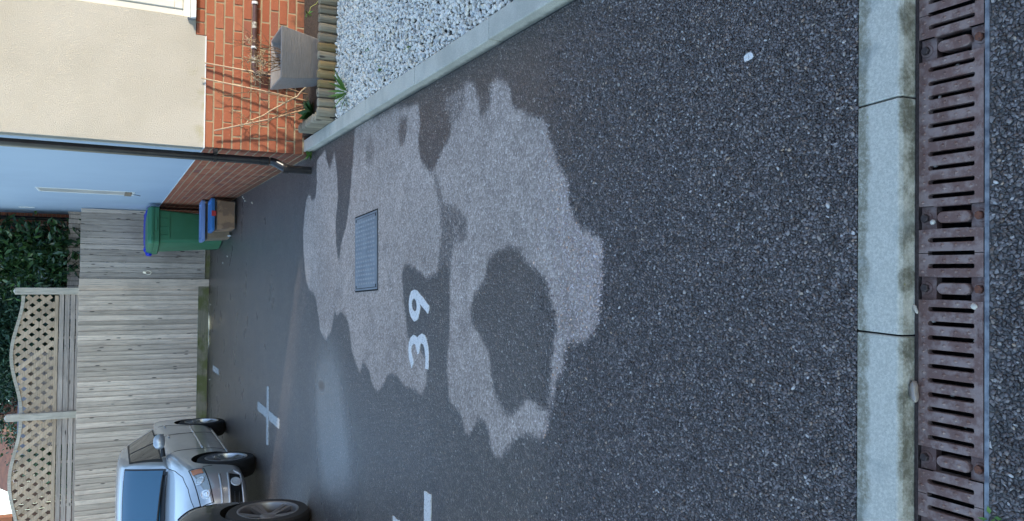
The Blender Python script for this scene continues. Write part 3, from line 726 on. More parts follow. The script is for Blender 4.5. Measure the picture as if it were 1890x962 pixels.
rf.add([(SX-e,FY-e,5.15),(7.6,FY-e,5.15),(7.6,17.5,5.15),(SX-e,17.5,5.15),(4.2,FY-e,7.6),(4.2,17.5,7.6)], [(0,1,4),(1,2,5,4),(2,3,5),(3,0,4,5),(3,2,1,0)])
hc(rf.build('roof', M_roof))
hc(MB().tube([(SX-e-.05,FY-e,5.12),(SX-e-.05,17.5,5.12)], .055, 8).build('gutter', M_pipe))

# ------------------------------------------------------------------ white gravel bed
def mat_gravel():
    m, nt, b = newmat('white_stone'); g = G(nt)
    isl = g.n('NewGeometry').outputs['Random Per Island']; P = g.world()
    c = g.ramp(isl, [(0, (.84,.80,.71)), (.45, (.70,.68,.62)), (.65, (.84,.79,.69)), (.78, (.42,.45,.47)), (.88, (.70,.62,.47)), (.95, (.30,.30,.30)), (1, (.84,.80,.72))])
    c = g.mix(g.math('MULTIPLY', g.smooth(g.noise(P, 90, 4, .6), .5, .75), .35), c, (.38,.40,.40))
    g.set(b, 'Base Color', c); b.inputs['Roughness'].default_value = .65
    g.set(b, 'Normal', g.bump(g.noise(P, 260, 3), .3, .002)); return m
M_gravel = mat_gravel()
tag(MB().add([(1.164,1.29,.03),(6,1.29,.03),(6,6.0,.03),(1.164,6.0,.03)], [(0,1,2,3)]).build('gravel_base', simple('gravel_base', (.09,.09,.085), .95, bump=.6, bscale=90, bdist=.01)), kind='structure')
def scatter_stones(pos, size, base, flat=.62, amp=.16):
    v0, f0 = base; n = len(pos); k = len(v0)
    V = np.repeat(v0[None], n, 0)
    d = nr.normal(size=(n,3)); 
    V = V*(1+amp*np.sin(V@nr.normal(size=(3,3))*2.2+d[:,None,:]*3).sum(-1, keepdims=True)*.6)
    V = V+nr.normal(size=V.shape)*.07
    V = V*np.stack([np.ones(n), nr.uniform(.62,.95,n), nr.uniform(.5,.85,n)], -1)[:,None,:]
    q = nr.normal(size=(n,4))*np.array([1,.35,.35,1]); q /= np.linalg.norm(q, axis=1, keepdims=True)
    w_,x,y,z = q.T
    Rm = np.stack([1-2*(y*y+z*z),2*(x*y-z*w_),2*(x*z+y*w_),2*(x*y+z*w_),1-2*(x*x+z*z),2*(y*z-x*w_),2*(x*z-y*w_),2*(y*z+x*w_),1-2*(x*x+y*y)], -1).reshape(n,3,3)
    V = np.einsum('nij,nkj->nki', Rm, V)*size[:,None,None]+pos[:,None,:]
    F = f0[None]+(np.arange(n)*k)[:,None,None]
    return V.reshape(-1,3), F.reshape(-1,3)
def jgrid(x0,x1,y0,y1,s):
    xs, ys = np.meshgrid(np.arange(x0,x1,s), np.arange(y0,y1,s)); p = np.stack([xs.ravel(), ys.ravel()], 1)
    return p+nr.uniform(-.45*s,.45*s,p.shape)
p = jgrid(1.176,3.1,1.305,5.962,.0160)
near = (p[:,1] > 2.3) & (p[:,0] < 1.05+(p[:,1]-2.3)*.36)
z = .040+nr.uniform(0,.024,len(p))
sz = np.where(p[:,1] > 5.9, .0115, 1)*nr.uniform(.0072,.0145,len(p))/np.where(p[:,1] > 5.9, .0115, 1)
P3 = np.column_stack([p, z])
Va, Fa = scatter_stones(P3[near], sz[near], ico(2)); Vb, Fb = scatter_stones(P3[~near], sz[~near], ico(1))
gv = put(np_mesh('white_gravel', np.vstack([Va,Vb]), np.vstack([Fa,Fb+len(Va)]), M_gravel, True), 'white_gravel')
tag(gv, 'white and blue grey pebbles filling the bed beside the edging', 'gravel', kind='stuff')

# ------------------------------------------------------------------ log edging, soil
M_log = mat_wood('log_wood', (.40,.30,.15), (.27,.18,.08), 'Z', .3, True, .25, .8)
M_logg = mat_wood('grey_log_wood', (.38,.33,.24), (.27,.22,.15), 'Z', .25, True, 0, .85)
tag(MB().box(1.19,6,6.04,7.06,-.1,.085).build('flower_bed_soil', M_soil), kind='structure')
logs = empty('log_edging', (1.2,6.03,0), label='row of short wooden logs edging the flower bed', cat='edging')
def log_mesh(h, m, sd_, rr=.0352):
    q = random.Random(sd_); mb = MB(); n = 14
    prof = [(rr*.97,0),(rr,.02),(rr*q.uniform(.96,1.0),h*.5),(rr*.99,h-.012),(rr*.93,h-.004),(rr*.82,h),(.0005,h+.001)]
    mb.lathe(prof, n); me = mb.mesh('log', m, jitter=.0012); me.polygons.foreach_set('use_smooth', [True]*len(me.polygons)); return me
lm = [log_mesh(.165, M_log, i) for i in range(3)]+[log_mesh(.165, M_logg, i+9) for i in range(3)]
for i in range(36):
    x = 1.232+i*.0715
    grey = i in (0,1,2,6,8,9,10,11,12) 
    put(rng.choice(lm[3:] if grey else lm[:3]), 'log', logs, (x-1.2, rng.uniform(-.003,.003), .022+rng.uniform(-.004,.004)), (rng.uniform(-.03,.03),rng.uniform(-.02,.02),rng.uniform(0,6)))
for i in range(9):
    put(rng.choice(lm[3:]), 'log', logs, (1.197-1.2+rng.uniform(-.003,.003), .055+i*.072, .030+rng.uniform(-.004,.004)), (rng.uniform(-.02,.02),0,rng.uniform(0,6)))

# ------------------------------------------------------------------ planter
def mat_planter():
    m, nt, b = newmat('ripple_grey_plastic'); g = G(nt)
    tc = g.n('TexCoord').outputs['Object']
    a = g.n('VectorMath', p_operation='MULTIPLY', i0=tc); a.inputs[1].default_value = (14,14,130)
    n = g.noise(a.outputs[0], 1.0, 3, .5, .8)
    g.set(b, 'Base Color', g.mix(g.smooth(n, .35, .65), (.25,.225,.205), (.29,.262,.24))); b.inputs['Roughness'].default_value = .6
    g.set(b, 'Normal', g.bump(n, .7, .006)); return m
M_pl = mat_planter()
pt = empty('planter', (1.69,6.40,.085), label='grey square ripple textured planter behind the logs', cat='planter')
def frus(mb, w0, w1, d0, d1, z0, z1):
    return mb.box(-w0/2,w0/2,-d0/2,d0/2,z0,z1,top=(-w1/2,w1/2,-d1/2,d1/2))
mb = MB(); H = .352
# outer skin, rim, inner skin
ro = [(.30,.30,0),(.405,.44,H-.02),(.41,.445,H),(.375,.41,H),(.36,.395,H-.03),(.33,.35,.20)]
vs = []; fs = []
for w_, d_, z_ in ro: vs += [(-w_/2,-d_/2,z_),(w_/2,-d_/2,z_),(w_/2,d_/2,z_),(-w_/2,d_/2,z_)]
for i in range(len(ro)-1):
    for j in range(4): fs.append((i*4+j, i*4+(j+1)%4, i*4+4+(j+1)%4, i*4+4+j))
fs.append((3,2,1,0)); fs.append((20,21,22,23))
mb.add(vs, fs); o = mb.build('pot_body', M_pl, pt, bevel=.004)
o = MB().add([(-.16,-.18,.24),(.16,-.18,.24),(.16,.18,.24),(-.16,.18,.24)], [(0,1,2,3)]).build('compost', M_soil, pt)
M_twig = simple('dry_twig', (.22,.13,.065), .85, col2=(.13,.08,.045), nscale=60)
M_twigl = simple('pale_dry_stem', (.56,.41,.25), .8, col2=(.40,.28,.16), nscale=60)
M_cane = simple('bamboo_cane', (.50,.36,.22), .55, col2=(.38,.27,.17), nscale=14)
def twig(mb, p, d, l, r0, depth, q, mi=0, droop=0):
    pts = [Vector(p)]; d = Vector(d).normalized(); n = 4
    for i in range(n):
        d = (d+Vector((q.uniform(-.18,.18), q.uniform(-.18,.18), q.uniform(-.14,.16)-droop))).normalized()
        pts.append(pts[-1]+d*l/n)
    mb.tube(pts, [r0*(1-.6*i/n) for i in range(n+1)], 5, mi)
    if depth > 0:
        for k in range(q.randint(2,3)):
            i = q.randint(1,n); dd = (d+Vector((q.uniform(-1,1), q.uniform(-.7,.5), q.uniform(-.2,.9)))).normalized()
            twig(mb, pts[i], dd, l*q.uniform(.35,.6), r0*.55, depth-1, q, mi, droop)
    return pts
q = random.Random(12)
hy = empty('dried_shrub', (1.70,6.42,.32), label='bare brown hydrangea like shrub in the grey planter', cat='shrub')
for i in range(13):
    mb = MB(); a = q.uniform(0,6.28)
    pp = (.09*math.cos(a)*q.random(), .09*math.sin(a)*q.random(), 0)
    pts = twig(mb, pp, (q.uniform(-.5,.45), q.uniform(-.35,.35), 1), q.uniform(.20,.36), .0045, 2, q)
    st = mb.build('stem', M_twig, hy, smooth=True)
    if i < 8:                           # spent flower head: a burst of thin pale stalks
        mb = MB(); e_ = pts[-1]
        for k in range(16):
            d = Vector((q.gauss(0,1), q.gauss(0,1), q.gauss(.4,.8))).normalized()
            l = q.uniform(.025,.055); mid = e_+d*l*.6
            mb.tube([e_, mid, e_+d*l+Vector((0,0,q.uniform(-.008,.008)))], [.0017,.0014,.0040], 4)
        mb.build('flower_head', M_twigl, st)
canes = [((1.735,7.005,.905),(1.688,6.965,.30),(1.66,6.93,.08),'bamboo cane leaning behind the planter, nearest the window'),
         ((1.605,7.005,.93),(1.535,6.955,.35),(1.49,6.91,.09),'bamboo cane left of the planter reaching up to the cream render'),
         ((1.172,6.985,.825),(1.30,6.95,.40),(1.41,6.90,.09),'bamboo cane nearest the house corner leaning left')]
for a, b_, c, lab in canes:
    mb = MB(); mb.tube([a, b_, c], [.0058,.0066,.007], 8)
    for t in (.2,.45,.75):
        p_ = Vector(a).lerp(Vector(b_), t); d = (Vector(b_)-Vector(a)).normalized(); mb.tube([p_-d*.003, p_+d*.003], .0078, 8)
    tag(mb.build('garden_cane', M_cane, smooth=True), lab, 'cane', 'garden canes against the brick plinth')
def stemline(mb, pts, r0, r1, q, side=0, k=8):
    n = len(pts); P = [Vector(p) for p in pts]
    fine = []
    for i in range(n-1):
        for j in range(3): fine.append(P[i].lerp(P[i+1], j/3)+Vector((q.uniform(-.006,.006), q.uniform(-.006,.006), q.uniform(-.006,.006))))
    fine.append(P[-1]); m_ = len(fine); r0 *= 1.35; r1 *= 1.5
    mb.tube(fine, [r0+(r1-r0)*i/(m_-1) for i in range(m_)], 5)
    for i in range(side):
        s_ = q.choice(fine[2:]); d = Vector((q.uniform(-1,1), q.uniform(-.4,.2), q.uniform(-.1,.8))).normalized()
        twig(mb, s_, d, q.uniform(.05,.13), .0024, 1, q)
cl = empty('climbing_shrub', (1.45,6.8,.09), label='straggly bare climber stems trained against the brick plinth', cat='shrub')
def clc(o): o.parent = cl; o.matrix_parent_inverse = cl.matrix_basis.inverted(); return o
for pts, s_ in (([(1.47,6.82,.09),(1.50,6.86,.30),(1.53,6.93,.50),(1.50,6.98,.66),(1.46,6.99,.78)],14),
                ([(1.42,6.80,.09),(1.36,6.86,.26),(1.26,6.92,.42),(1.25,6.95,.50),(1.32,6.97,.60),(1.36,6.98,.70)],8),
                ([(1.52,6.80,.09),(1.58,6.88,.28),(1.60,6.94,.44),(1.66,6.97,.52),(1.71,6.98,.58)],12),
                ([(1.44,6.80,.09),(1.40,6.88,.20),(1.38,6.92,.30),(1.33,6.97,.34)],6)):
    mb = MB(); stemline(mb, pts, .0042, .0016, q, s_); clc(mb.build('stem', M_twig, smooth=True))
mb = MB(); stemline(mb, [(1.60,6.72,.09),(1.50,6.80,.18),(1.40,6.88,.34),(1.33,6.95,.44),(1.28,6.97,.56),(1.22,6.98,.60)], .0055, .003, q, 3); clc(mb.build('pale_stem', M_twigl, smooth=True))

# ------------------------------------------------------------------ leaves
def leaves(name, pos, dirs, nrm, ln, wd, m, fold=.25, parent=None):
    pos, dirs, nrm = map(np.asarray, (pos, dirs, nrm)); n = len(pos)
    dirs = dirs/np.linalg.norm(dirs, axis=1, keepdims=True)
    sd_ = np.cross(dirs, nrm); sd_ /= np.linalg.norm(sd_, axis=1, keepdims=True)+1e-9; up_ = np.cross(sd_, dirs)
    ln = np.asarray(ln)[:,None]; wd = np.asarray(wd)[:,None]
    b = pos; mid = pos+dirs*ln*.48-up_*wd*fold; tip = pos+dirs*ln-up_*ln*.12
    l_ = pos+dirs*ln*.45+sd_*wd*.5; r_ = pos+dirs*ln*.45-sd_*wd*.5
    V = np.stack([b, mid, tip, l_, r_], 1).reshape(-1,3)
    F = np.array([[0,1,3],[0,4,1],[3,1,2],[1,4,2]])[None]+(np.arange(n)*5)[:,None,None]
    return put(np_mesh(name, V, F.reshape(-1,3), m), name, parent)
M_laurel = mat_leaf('laurel_leaf', (.016,.048,.026), (.085,.17,.05), .24, .7)
M_yew = mat_leaf('evergreen_leaf', (.014,.046,.034), (.055,.115,.055), .45, .4)
M_strap = mat_leaf('fresh_green_leaf', (.05,.14,.025), (.13,.24,.05), .5, .3)
M_dkleaf = mat_leaf('dark_green_leaf', (.025,.075,.018), (.07,.15,.035), .4, .4)
def tuft(name, loc, n, l, wd, label, m=None, spread=1.0, group=None):
    q_ = np.random.default_rng(int(abs(loc[0])*1000+loc[1]*77))
    a = q_.uniform(0,6.28,n); el = q_.uniform(.25,1.1,n)
    d = np.stack([np.cos(a)*np.cos(el)*spread, np.sin(a)*np.cos(el)*spread, np.sin(el)], 1)
    o = leaves(name, q_.normal(size=(n,3))*np.array([.008,.008,.001]), d, np.tile([0,0,1.],(n,1))+q_.normal(size=(n,3))*.3, q_.uniform(.6,1.1,n)*l, q_.uniform(.8,1.2,n)*wd, m or M_strap)
    o.location = loc; return tag(o, label, 'weed', group)
tuft('weed', (1.055,6.98,.01), 22, .10, .022, 'bright green weed growing where the edging meets the house corner')
tuft('weed', (1.32,5.66,.05), 16, .20, .022, 'long strappy green weed in the gravel near the logs')
tuft('weed', (1.30,4.32,.05), 8, .035, .012, 'small yellowish weed in the gravel beside the edging')
tuft('weed', (1.50,5.13,.05), 9, .05, .016, 'little round leaved weed in the middle of the gravel')
tuft('weed', (1.30,4.85,.05), 7, .04, .012, 'small green weed in the gravel against the edging')
tuft('weed', (2.00,6.10,.085), 10, .07, .03, 'yellow green weed poking out behind the logs right of the planter')
tuft('weed', (-.49,.985,-.038), 9, .022, .008, 'tiny green weed on the road beside the drain')
tuft('leafy_plant', (1.33,6.62,.085), 46, .15, .042, 'low plant with broad dark green leaves in the bed corner', M_dkleaf)['category'] = 'plant'
mb = MB(); stemline(mb, [(2.14,6.06,.09),(2.12,6.08,.16),(2.06,6.10,.22),(2.0,6.12,.25)], .003, .0015, q, 0)
cs = empty('seedling', (2.1,6.06,.085), label='thin yellow stemmed seedling leaning over the logs at the right', cat='plant')
o = mb.build('stem', simple('yellow_stem', (.40,.38,.10), .7)); o.parent = cs; o.matrix_parent_inverse = cs.matrix_basis.inverted()
o = leaves('leaf', [(2.0,6.12,.25)]*7, np.random.default_rng(2).normal(size=(7,3)), [(0,0,1)]*7, [.05]*7, [.02]*7, M_strap); o.parent = cs; o.matrix_parent_inverse = cs.matrix_basis.inverted()
# ------------------------------------------------------------------ fence, gate, trellis
M_board = mat_wood('weathered_board', (.84,.67,.53), (.66,.51,.40), 'Z', .26, True, 0, .85)
M_board2 = mat_wood('grey_gate_board', (.60,.50,.42), (.44,.365,.305), 'Z', .2, True, 0, .85)
M_gravelb = mat_wood('green_tinged_board', (.32,.27,.19), (.22,.19,.13), 'X', .1, True, .75, .85)
M_trel = mat_wood('trellis_timber', (.72,.53,.37), (.62,.44,.30), 'X', .16, False, 0, .8)
M_rail = mat_wood('grey_rail_timber', (.62,.50,.42), (.46,.37,.31), 'X', .14, True, 0, .8)
M_postw = mat_wood('pale_post_timber', (.72,.61,.49), (.60,.51,.41), 'Z', .08, False, .15, .8)
def child(o, par): o.parent = par; o.matrix_parent_inverse = par.matrix_basis.inverted(); return o
fence = empty('board_fence', (-2.4,15.0,0), label='tall weathered grey fence of upright boards behind the cars', cat='fence')
bm_ = [MB().box(0,.112,0,.006,0,1,top=(0,.112,0,.006)) for _ in range(3)]
def feather(h, wd, m):
    mb = MB(); mb.add([(0,-.004,0),(wd,-.024,0),(wd,0,0),(0,0,0),(0,-.004,h),(wd,-.024,h),(wd,0,h),(0,0,h)], [(3,2,1,0),(4,5,6,7),(0,1,5,4),(1,2,6,5),(2,3,7,6),(3,0,4,7)])
    return mb.mesh('board', m, bevel=.0015)
fb = [feather(1.862, .108, M_board), feather(1.857, .104, M_board), feather(1.866, .11, M_board)]
x = -.292; i = 0
while x > -7.2:
    x -= .0855
    child(put(rng.choice(fb), 'board', None, (x, 15.0+rng.uniform(-.003,.003), .186), (rng.uniform(-.003,.003), rng.uniform(-.006,.006), rng.uniform(-.02,.02))), fence); i += 1
child(MB().box(-7.2,-.285,14.965,14.99,.012,.184).build('gravel_board', M_gravelb, bevel=.003), fence)
child(MB().box(-.283,-.157,14.95,14.984,.008,2.046).build('post', M_board, bevel=.003), fence)
child(MB().box(-.322,-.284,14.965,14.986,.19,2.045).build('batten', M_board, bevel=.002), fence)
for z in (.5,1.1,1.75): child(MB().box(-7.2,-.2,15.004,15.06,z,z+.07).build('rail', M_rail), fence)
gate = empty('gate', (.44,14.99,0), label='grey boarded garden gate with a ring latch beside the house wall', cat='gate')
x = -.150; gi = 0
gws = [.098,.085,.095,.112,.10,.09,.108,.10,.115,.10,.10,.07]
for wd in gws:
    child(MB().box(0,wd-.006,0,.020,0,1.955).build('board', M_board2, bevel=.003), gate).location = (x, 14.975+rng.uniform(-.003,.003), .083+rng.uniform(-.004,.004)); x += wd
for z in (.3,1.0,1.75): child(MB().box(-.14,1.0,14.997,15.03,z,z+.09).build('brace', M_board2), gate)
M_steel = simple('bright_steel', (.62,.63,.62), .3, .9)
ht = MB()
lp = [(-.048+.032*math.cos(a), 14.955, 1.00+.042*math.sin(a)) for a in [i*math.pi/9 for i in range(19)]]
ht.tube(lp, .006, 6, caps=False); ht.box(-.066,-.030,14.960,14.974,1.035,1.085)
child(ht.build('ring_latch', M_steel), gate)
tag(MB().box(-.16,1.03,15.0,15.03,-.05,.075).build('threshold_board', M_gravelb, bevel=.003), 'green mossy board under the gate', 'board')
def top_z(x, x0, x1, lo, hi): return lo+(hi-lo)*(.5-.5*math.cos(2*math.pi*(x-x0)/(x1-x0)))
def clip_lath(x0, x1, zb, lo, hi, cx, cz, dx, dz):
    # walk along the lath centre line and keep what lies inside the panel
    ins = []
    for k in range(-260, 261):
        t = k*.01; px, pz = cx+dx*t, cz+dz*t
        if x0 < px < x1 and zb < pz < top_z(px, x0, x1, lo, hi)-.012: ins.append(t)
    return (ins[0], ins[-1]) if len(ins) > 4 else None
def trellis(x0, x1, lo, hi, label, yb=15.10):
    t = empty('trellis_panel', ((x0+x1)/2, yb, 2.05), label=label, cat='trellis', group='trellis panels on the fence')
    zb = 2.395
    n = 26; prof = []
    mb = MB()
    for k in range(n+1):
        x = x0+(x1-x0)*k/n; z = top_z(x, x0, x1, lo, hi); prof.append((x,z))
    for (xa,za),(xb,zb_) in zip(prof, prof[1:]):
        mb.add([(xa,yb-.03,za-.028),(xb,yb-.03,zb_-.028),(xb,yb+.03,zb_-.028),(xa,yb+.03,za-.028),(xa,yb-.03,za+.022),(xb,yb-.03,zb_+.022),(xb,yb+.03,zb_+.022),(xa,yb+.03,za+.022)], [(3,2,1,0),(4,5,6,7),(0,1,5,4),(2,3,7,6)])
    child(mb.build('curved_rail', M_postw), t)
    child(MB().box(x0,x1,yb-.025,yb+.025,zb-.055,zb).build('bottom_rail', M_trel, bevel=.003), t)
    for zz in (2.335-.075, 2.25-.08+.0, 2.165-.08, 2.05): pass
    for zz, hh in ((2.262,.068),(2.178,.070),(2.098,.066),(2.03,.055)):
        child(MB().box(x0-.03,x1+.03,yb-.012,yb+.010,zz,zz+hh).build('slat', M_rail, bevel=.002), t)
    for xx in np.arange(x0+.5, x1, .72): child(MB().box(xx-.02,xx+.02,yb+.012,yb+.035,2.03,2.34).build('slat_brace', M_rail), t)
    for sgn, yy in ((1,yb-.010),(-1,yb+.004)):
        d = Vector((.080*sgn, 0, -.094)).normalized() if True else None
        nvec = Vector((d.z,0,-d.x))
        for k in range(-22, 23):
            c0 = Vector(((x0+x1)/2,0,2.62))+nvec*.1225*k
            r_ = clip_lath(x0+.005, x1-.005, zb-.01, lo, hi, c0.x, c0.z, d.x, d.z)
            if not r_: continue
            a = c0+d*r_[0]; b_ = c0+d*r_[1]; wv = nvec*.032
            vs = []
            for yv in (yy-.0065, yy+.0065):
                for pnt in (a-wv, a+wv, b_+wv, b_-wv): vs.append((pnt.x, yv, pnt.z))
            child(MB().add(vs, [(0,1,2,3),(7,6,5,4),(0,4,5,1),(1,5,6,2),(2,6,7,3),(3,7,4,0)]).build('lath', M_trel), t)
    return t
trellis(-2.37, -.445, 2.845, 2.995, 'wavy topped lattice panel between the two fence posts')
trellis(-4.44, -2.485, 2.845, 2.985, 'wavy topped lattice panel above the silver car, left of the second post')
trellis(-6.5, -4.56, 2.845, 2.985, 'wavy topped lattice panel at the far left of the fence')
for x, h, lab in ((-.37,2.985,'pale square post at the right end of the trellis'),(-2.425,3.075,'pale pointed post between the two trellis panels'),(-4.50,3.03,'pale post at the left end of the trellis')):
    mb = MB(); a = .055
    mb.box(x-a,x+a,15.0,15.11,0,h-.035); mb.add([(x-a,15.0,h-.035),(x+a,15.0,h-.035),(x+a,15.11,h-.035),(x-a,15.11,h-.035),(x,15.055,h)], [(0,1,4),(1,2,4),(2,3,4),(3,0,4)])
    tag(mb.build('fence_post', M_postw, bevel=.003), lab, 'post', 'trellis posts')
# neighbouring garden behind
bf = empty('back_fence', (.3,16.2,0), label='brown slatted fence low behind the gate', cat='fence')
for i in range(24): child(MB().box(-.9+i*.086,-.9+i*.086+.078,16.2,16.215,0,2.27+rng.uniform(-.01,.01)).build('board', M_rail, bevel=.002), bf)
gw = empty('garden_wall', (.5,17.6,0), label='brown brick wall behind the shrub near the house', cat='wall')
child(MB().box(-.4,1.4,17.62,17.8,0,4.2).build('mortar_backing', M_mort), gw)
for c in range(26, 56):
    x = -.35+(.11 if c%2 else 0)
    while x < 1.2:
        o = child(put(B_full[c%4], 'brick', None, (x,17.605,c*.0749)), gw); x += .2252
wt = empty('wall_trellis', (.6,17.5,0), label='thin wooden trellis fixed to the brown brick wall', cat='trellis')
for x in (.98,.80): child(MB().box(-.2,1.0,17.56,17.585,2.36+(x-.8)*.9,2.395+(x-.8)*.9).build('batten', M_trel), wt)
for i in range(9): child(MB().box(-.15+i*.14,-.125+i*.14,17.586,17.60,2.0,2.9).build('batten', M_trel), wt)

# ------------------------------------------------------------------ shrubs behind
M_bark = simple('shrub_bark', (.09,.065,.045), .9, col2=(.05,.04,.03), nscale=20)
def crown(par, name, blobs, n, l, wd, m, seed, up_=.3):
    q_ = np.random.default_rng(seed)
    w_ = np.array([b[3]*b[4]*b[5] for b in blobs])**.67; w_ = w_/w_.sum()
    idx = q_.choice(len(blobs), n, p=w_); B = np.array(blobs)[idx]
    d = q_.normal(size=(n,3)); d /= np.linalg.norm(d, axis=1, keepdims=True)
    rad = q_.uniform(.35,1,n)**.45*(1+.16*np.sin(d[:,0]*7+idx)+.16*np.sin(d[:,2]*8+idx*2))
    pos = B[:,:3]+d*rad[:,None]*B[:,3:6]
    # leaves gather into sprays
    nc = max(20, n//14); cc = pos[q_.choice(n, nc)]; pos = pos*.35+cc[q_.integers(0,nc,n)]*.65+q_.normal(size=(n,3))*.06
    dd = d+q_.normal(size=(n,3))*.55+np.array([0,-.1,up_]); nn = d*.5+q_.normal(size=(n,3))*.5+np.array([0,-.3,.5])
    o = leaves(name, pos, dd, nn, q_.uniform(.6,1.15,n)*l, q_.uniform(.75,1.2,n)*wd, m); return child(o, par)
def stems(par, base, tops, r0, name='stem'):
    for i, tp in enumerate(tops):
        b = Vector(base)+Vector((rng.uniform(-.1,.1), rng.uniform(-.1,.1), 0)); tp = Vector(tp)
        child(MB().tube([b, b.lerp(tp,.4)+Vector((rng.uniform(-.1,.1),0,.1)), tp], [r0, r0*.7, r0*.25], 7).build(name, M_bark, smooth=True), par)
lau = empty('laurel_bush', (.35,16.3,0), label='glossy broad leaved laurel bush beside the house, behind the gate', cat='bush')
crown(lau, 'foliage', [(.30,16.35,2.6,.62,.5,.55),(.55,16.45,3.3,.45,.45,.6),(.0,16.4,2.3,.45,.4,.4),(.15,16.55,3.7,.6,.5,.6),(-.2,16.5,3.1,.45,.4,.6),(.62,16.6,4.0,.4,.4,.5),(.3,16.5,1.4,.7,.5,.9)], 4600, .185, .066, M_laurel, 4)
stems(lau, (.3,16.4,0), [(.3,16.4,2.9),(.6,16.5,3.5),(0,16.4,2.6),(.1,16.5,3.9),(-.2,16.5,3.3)], .035)
M_orange = mat_leaf('orange_leaf', (.42,.12,.03), (.55,.22,.06), .6, .2)
crown(lau, 'turning_leaf', [(.72,16.35,3.55,.25,.2,.5)], 26, .09, .04, M_orange, 9)
ev = empty('evergreen_bush', (-1.1,17.0,0), label='tall dark evergreen rising behind the trellis post', cat='bush')
crown(ev, 'foliage', [(-.75,16.9,3.1,.6,.6,1.1),(-1.3,17.1,3.4,.7,.6,1.2),(-1.9,17.1,3.3,.55,.6,1.0),(-1.1,17.0,2.0,.9,.6,1.2),(-1.9,17.0,2.4,.6,.6,.9),(-2.35,17.3,3.3,.42,.5,.8),(-.5,16.8,2.4,.4,.5,.7),(-1.5,17.3,4.3,.8,.5,.8),(-.45,17.2,3.4,.5,.5,1.2),(-1.0,17.4,2.3,1.2,.5,1.0)], 24000, .11, .036, M_yew, 5, -.1)
stems(ev, (-1.2,17.0,0), [(-.8,16.9,3.4),(-1.3,17.1,4.0),(-1.9,17.1,3.6)], .05, 'trunk')
hb = empty('dark_hedge', (-1.7,19.6,0), label='dark hedge further back, filling the gaps behind the evergreen', cat='hedge')
crown(hb, 'foliage', [(-.6,19.6,3.6,1.0,.6,1.4),(-1.8,19.8,3.6,.9,.6,1.4),(-2.7,19.7,3.4,.8,.6,1.2),(-3.3,19.8,3.2,.55,.5,.9),(-1.5,19.6,2.2,2.2,.5,.8)], 15000, .17, .06, M_yew, 6, 0)
stems(hb, (-1.7,19.7,0), [(-.6,19.6,3.9),(-1.8,19.8,4.0),(-2.7,19.7,3.6)], .06, 'trunk')
M_red = mat_leaf('reddish_leaf', (.13,.05,.045), (.24,.13,.085), .6, .2)
rp = empty('red_leaved_shrub', (-2.75,17.2,0), label='reddish brown leaved shrub just left of the tall post', cat='shrub')
crown(rp, 'foliage', [(-2.62,17.2,3.15,.26,.3,.35),(-2.75,17.2,2.3,.35,.3,.6)], 900, .09, .045, M_red, 8)
stems(rp, (-2.7,17.2,0), [(-2.62,17.2,3.2),(-2.8,17.2,2.8)], .02)
gs = empty('green_shrub', (-3.2,18.5,0), label='mixed green shrub behind the left trellis panel', cat='shrub')
crown(gs, 'foliage', [(-3.15,18.4,3.0,.42,.4,.75),(-3.4,18.6,2.2,.7,.4,.8),(-4.2,18.8,2.2,.9,.4,.7),(-3.6,18.6,2.6,.6,.4,.5)], 6500, .10, .045, M_laurel, 10)
stems(gs, (-3.2,18.5,0), [(-3.1,18.4,3.2),(-3.5,18.6,2.8)], .03)
shed = empty('shed', (-2.6,16.0,0), label='low grey shed whose felt roof shows over the trellis', cat='shed')
M_felt = simple('grey_felt', (.27,.27,.31), .8, col2=(.22,.22,.26), nscale=8)
child(MB().box(-3.05,-1.45,15.75,16.25,0,2.80).build('wall', M_rail), shed)
child(MB().box(-3.15,-1.6,15.62,16.35,2.80,2.935).build('roof', M_felt, bevel=.01), shed)
# far houses
M_farb = simple('far_orange_brick', (.50,.19,.085), .85, col2=(.42,.16,.08), nscale=5)
fh = empty('far_house', (-5.2,24,0), label='distant house with brown tiled roof and white verge at the left', cat='house')
child(MB().box(-5.70,-4.6,24.0,30,0,3.2).build('wall', simple('far_render', (.6,.58,.52), .9)), fh)
child(MB().add([(-5.78,23.8,3.72),(-4.3,23.8,3.62),(-4.3,27,5.3),(-5.78,27,5.3),(-5.78,27,3.3),(-4.3,27,3.3)], [(0,1,2,3),(3,2,5,4),(1,5,2),(0,3,4)]).build('roof', M_roof), fh)
child(MB().box(-5.83,-4.25,23.72,23.80,3.56,3.70).build('fascia', M_white, bevel=.01), fh)
fh2 = empty('far_extension', (-7.8,22,0), label='distant orange brick wall at the far left above the trellis', cat='building')
child(MB().box(-9.2,-5.88,22.0,22.3,0,3.85).build('wall', M_farb), fh2)
child(MB().box(-9.25,-5.84,21.95,22.35,3.851,3.90).build('coping', M_white), fh2)
nf = empty('neighbour_fence', (-4.5,19.6,0), label='dark brown fence seen through the left trellis', cat='fence')
M_dkb = mat_wood('dark_brown_board', (.16,.09,.06), (.10,.06,.045), 'Z', .3, False)
for i in range(44): child(MB().box(-7.4+i*.12,-7.4+i*.12+.113,19.6,19.62,0,3.34+rng.uniform(-.015,.015)).build('board', M_dkb, bevel=.003), nf)

# unseen house added right of the camera to throw shade over the driveway
nh = empty('added_shade_house', (7.35,3.33,0), R(-28), 'plain brick house added out of view to shade the driveway', 'house')
MB().box(0,7,-11,0,-.04,5.4).build('wall', simple('plain_brick_wall', (.36,.14,.08), .9, col2=(.30,.11,.07), nscale=30), nh)
MB().add([(-.2,-11.2,5.35),(7.2,-11.2,5.35),(7.2,.02,5.35),(-.2,.02,5.35),(3.5,-11.2,8.4),(3.5,.02,8.4)], [(0,1,4),(1,2,5,4),(2,3,5),(3,0,4,5),(3,2,1,0)]).build('roof', M_roof, nh)

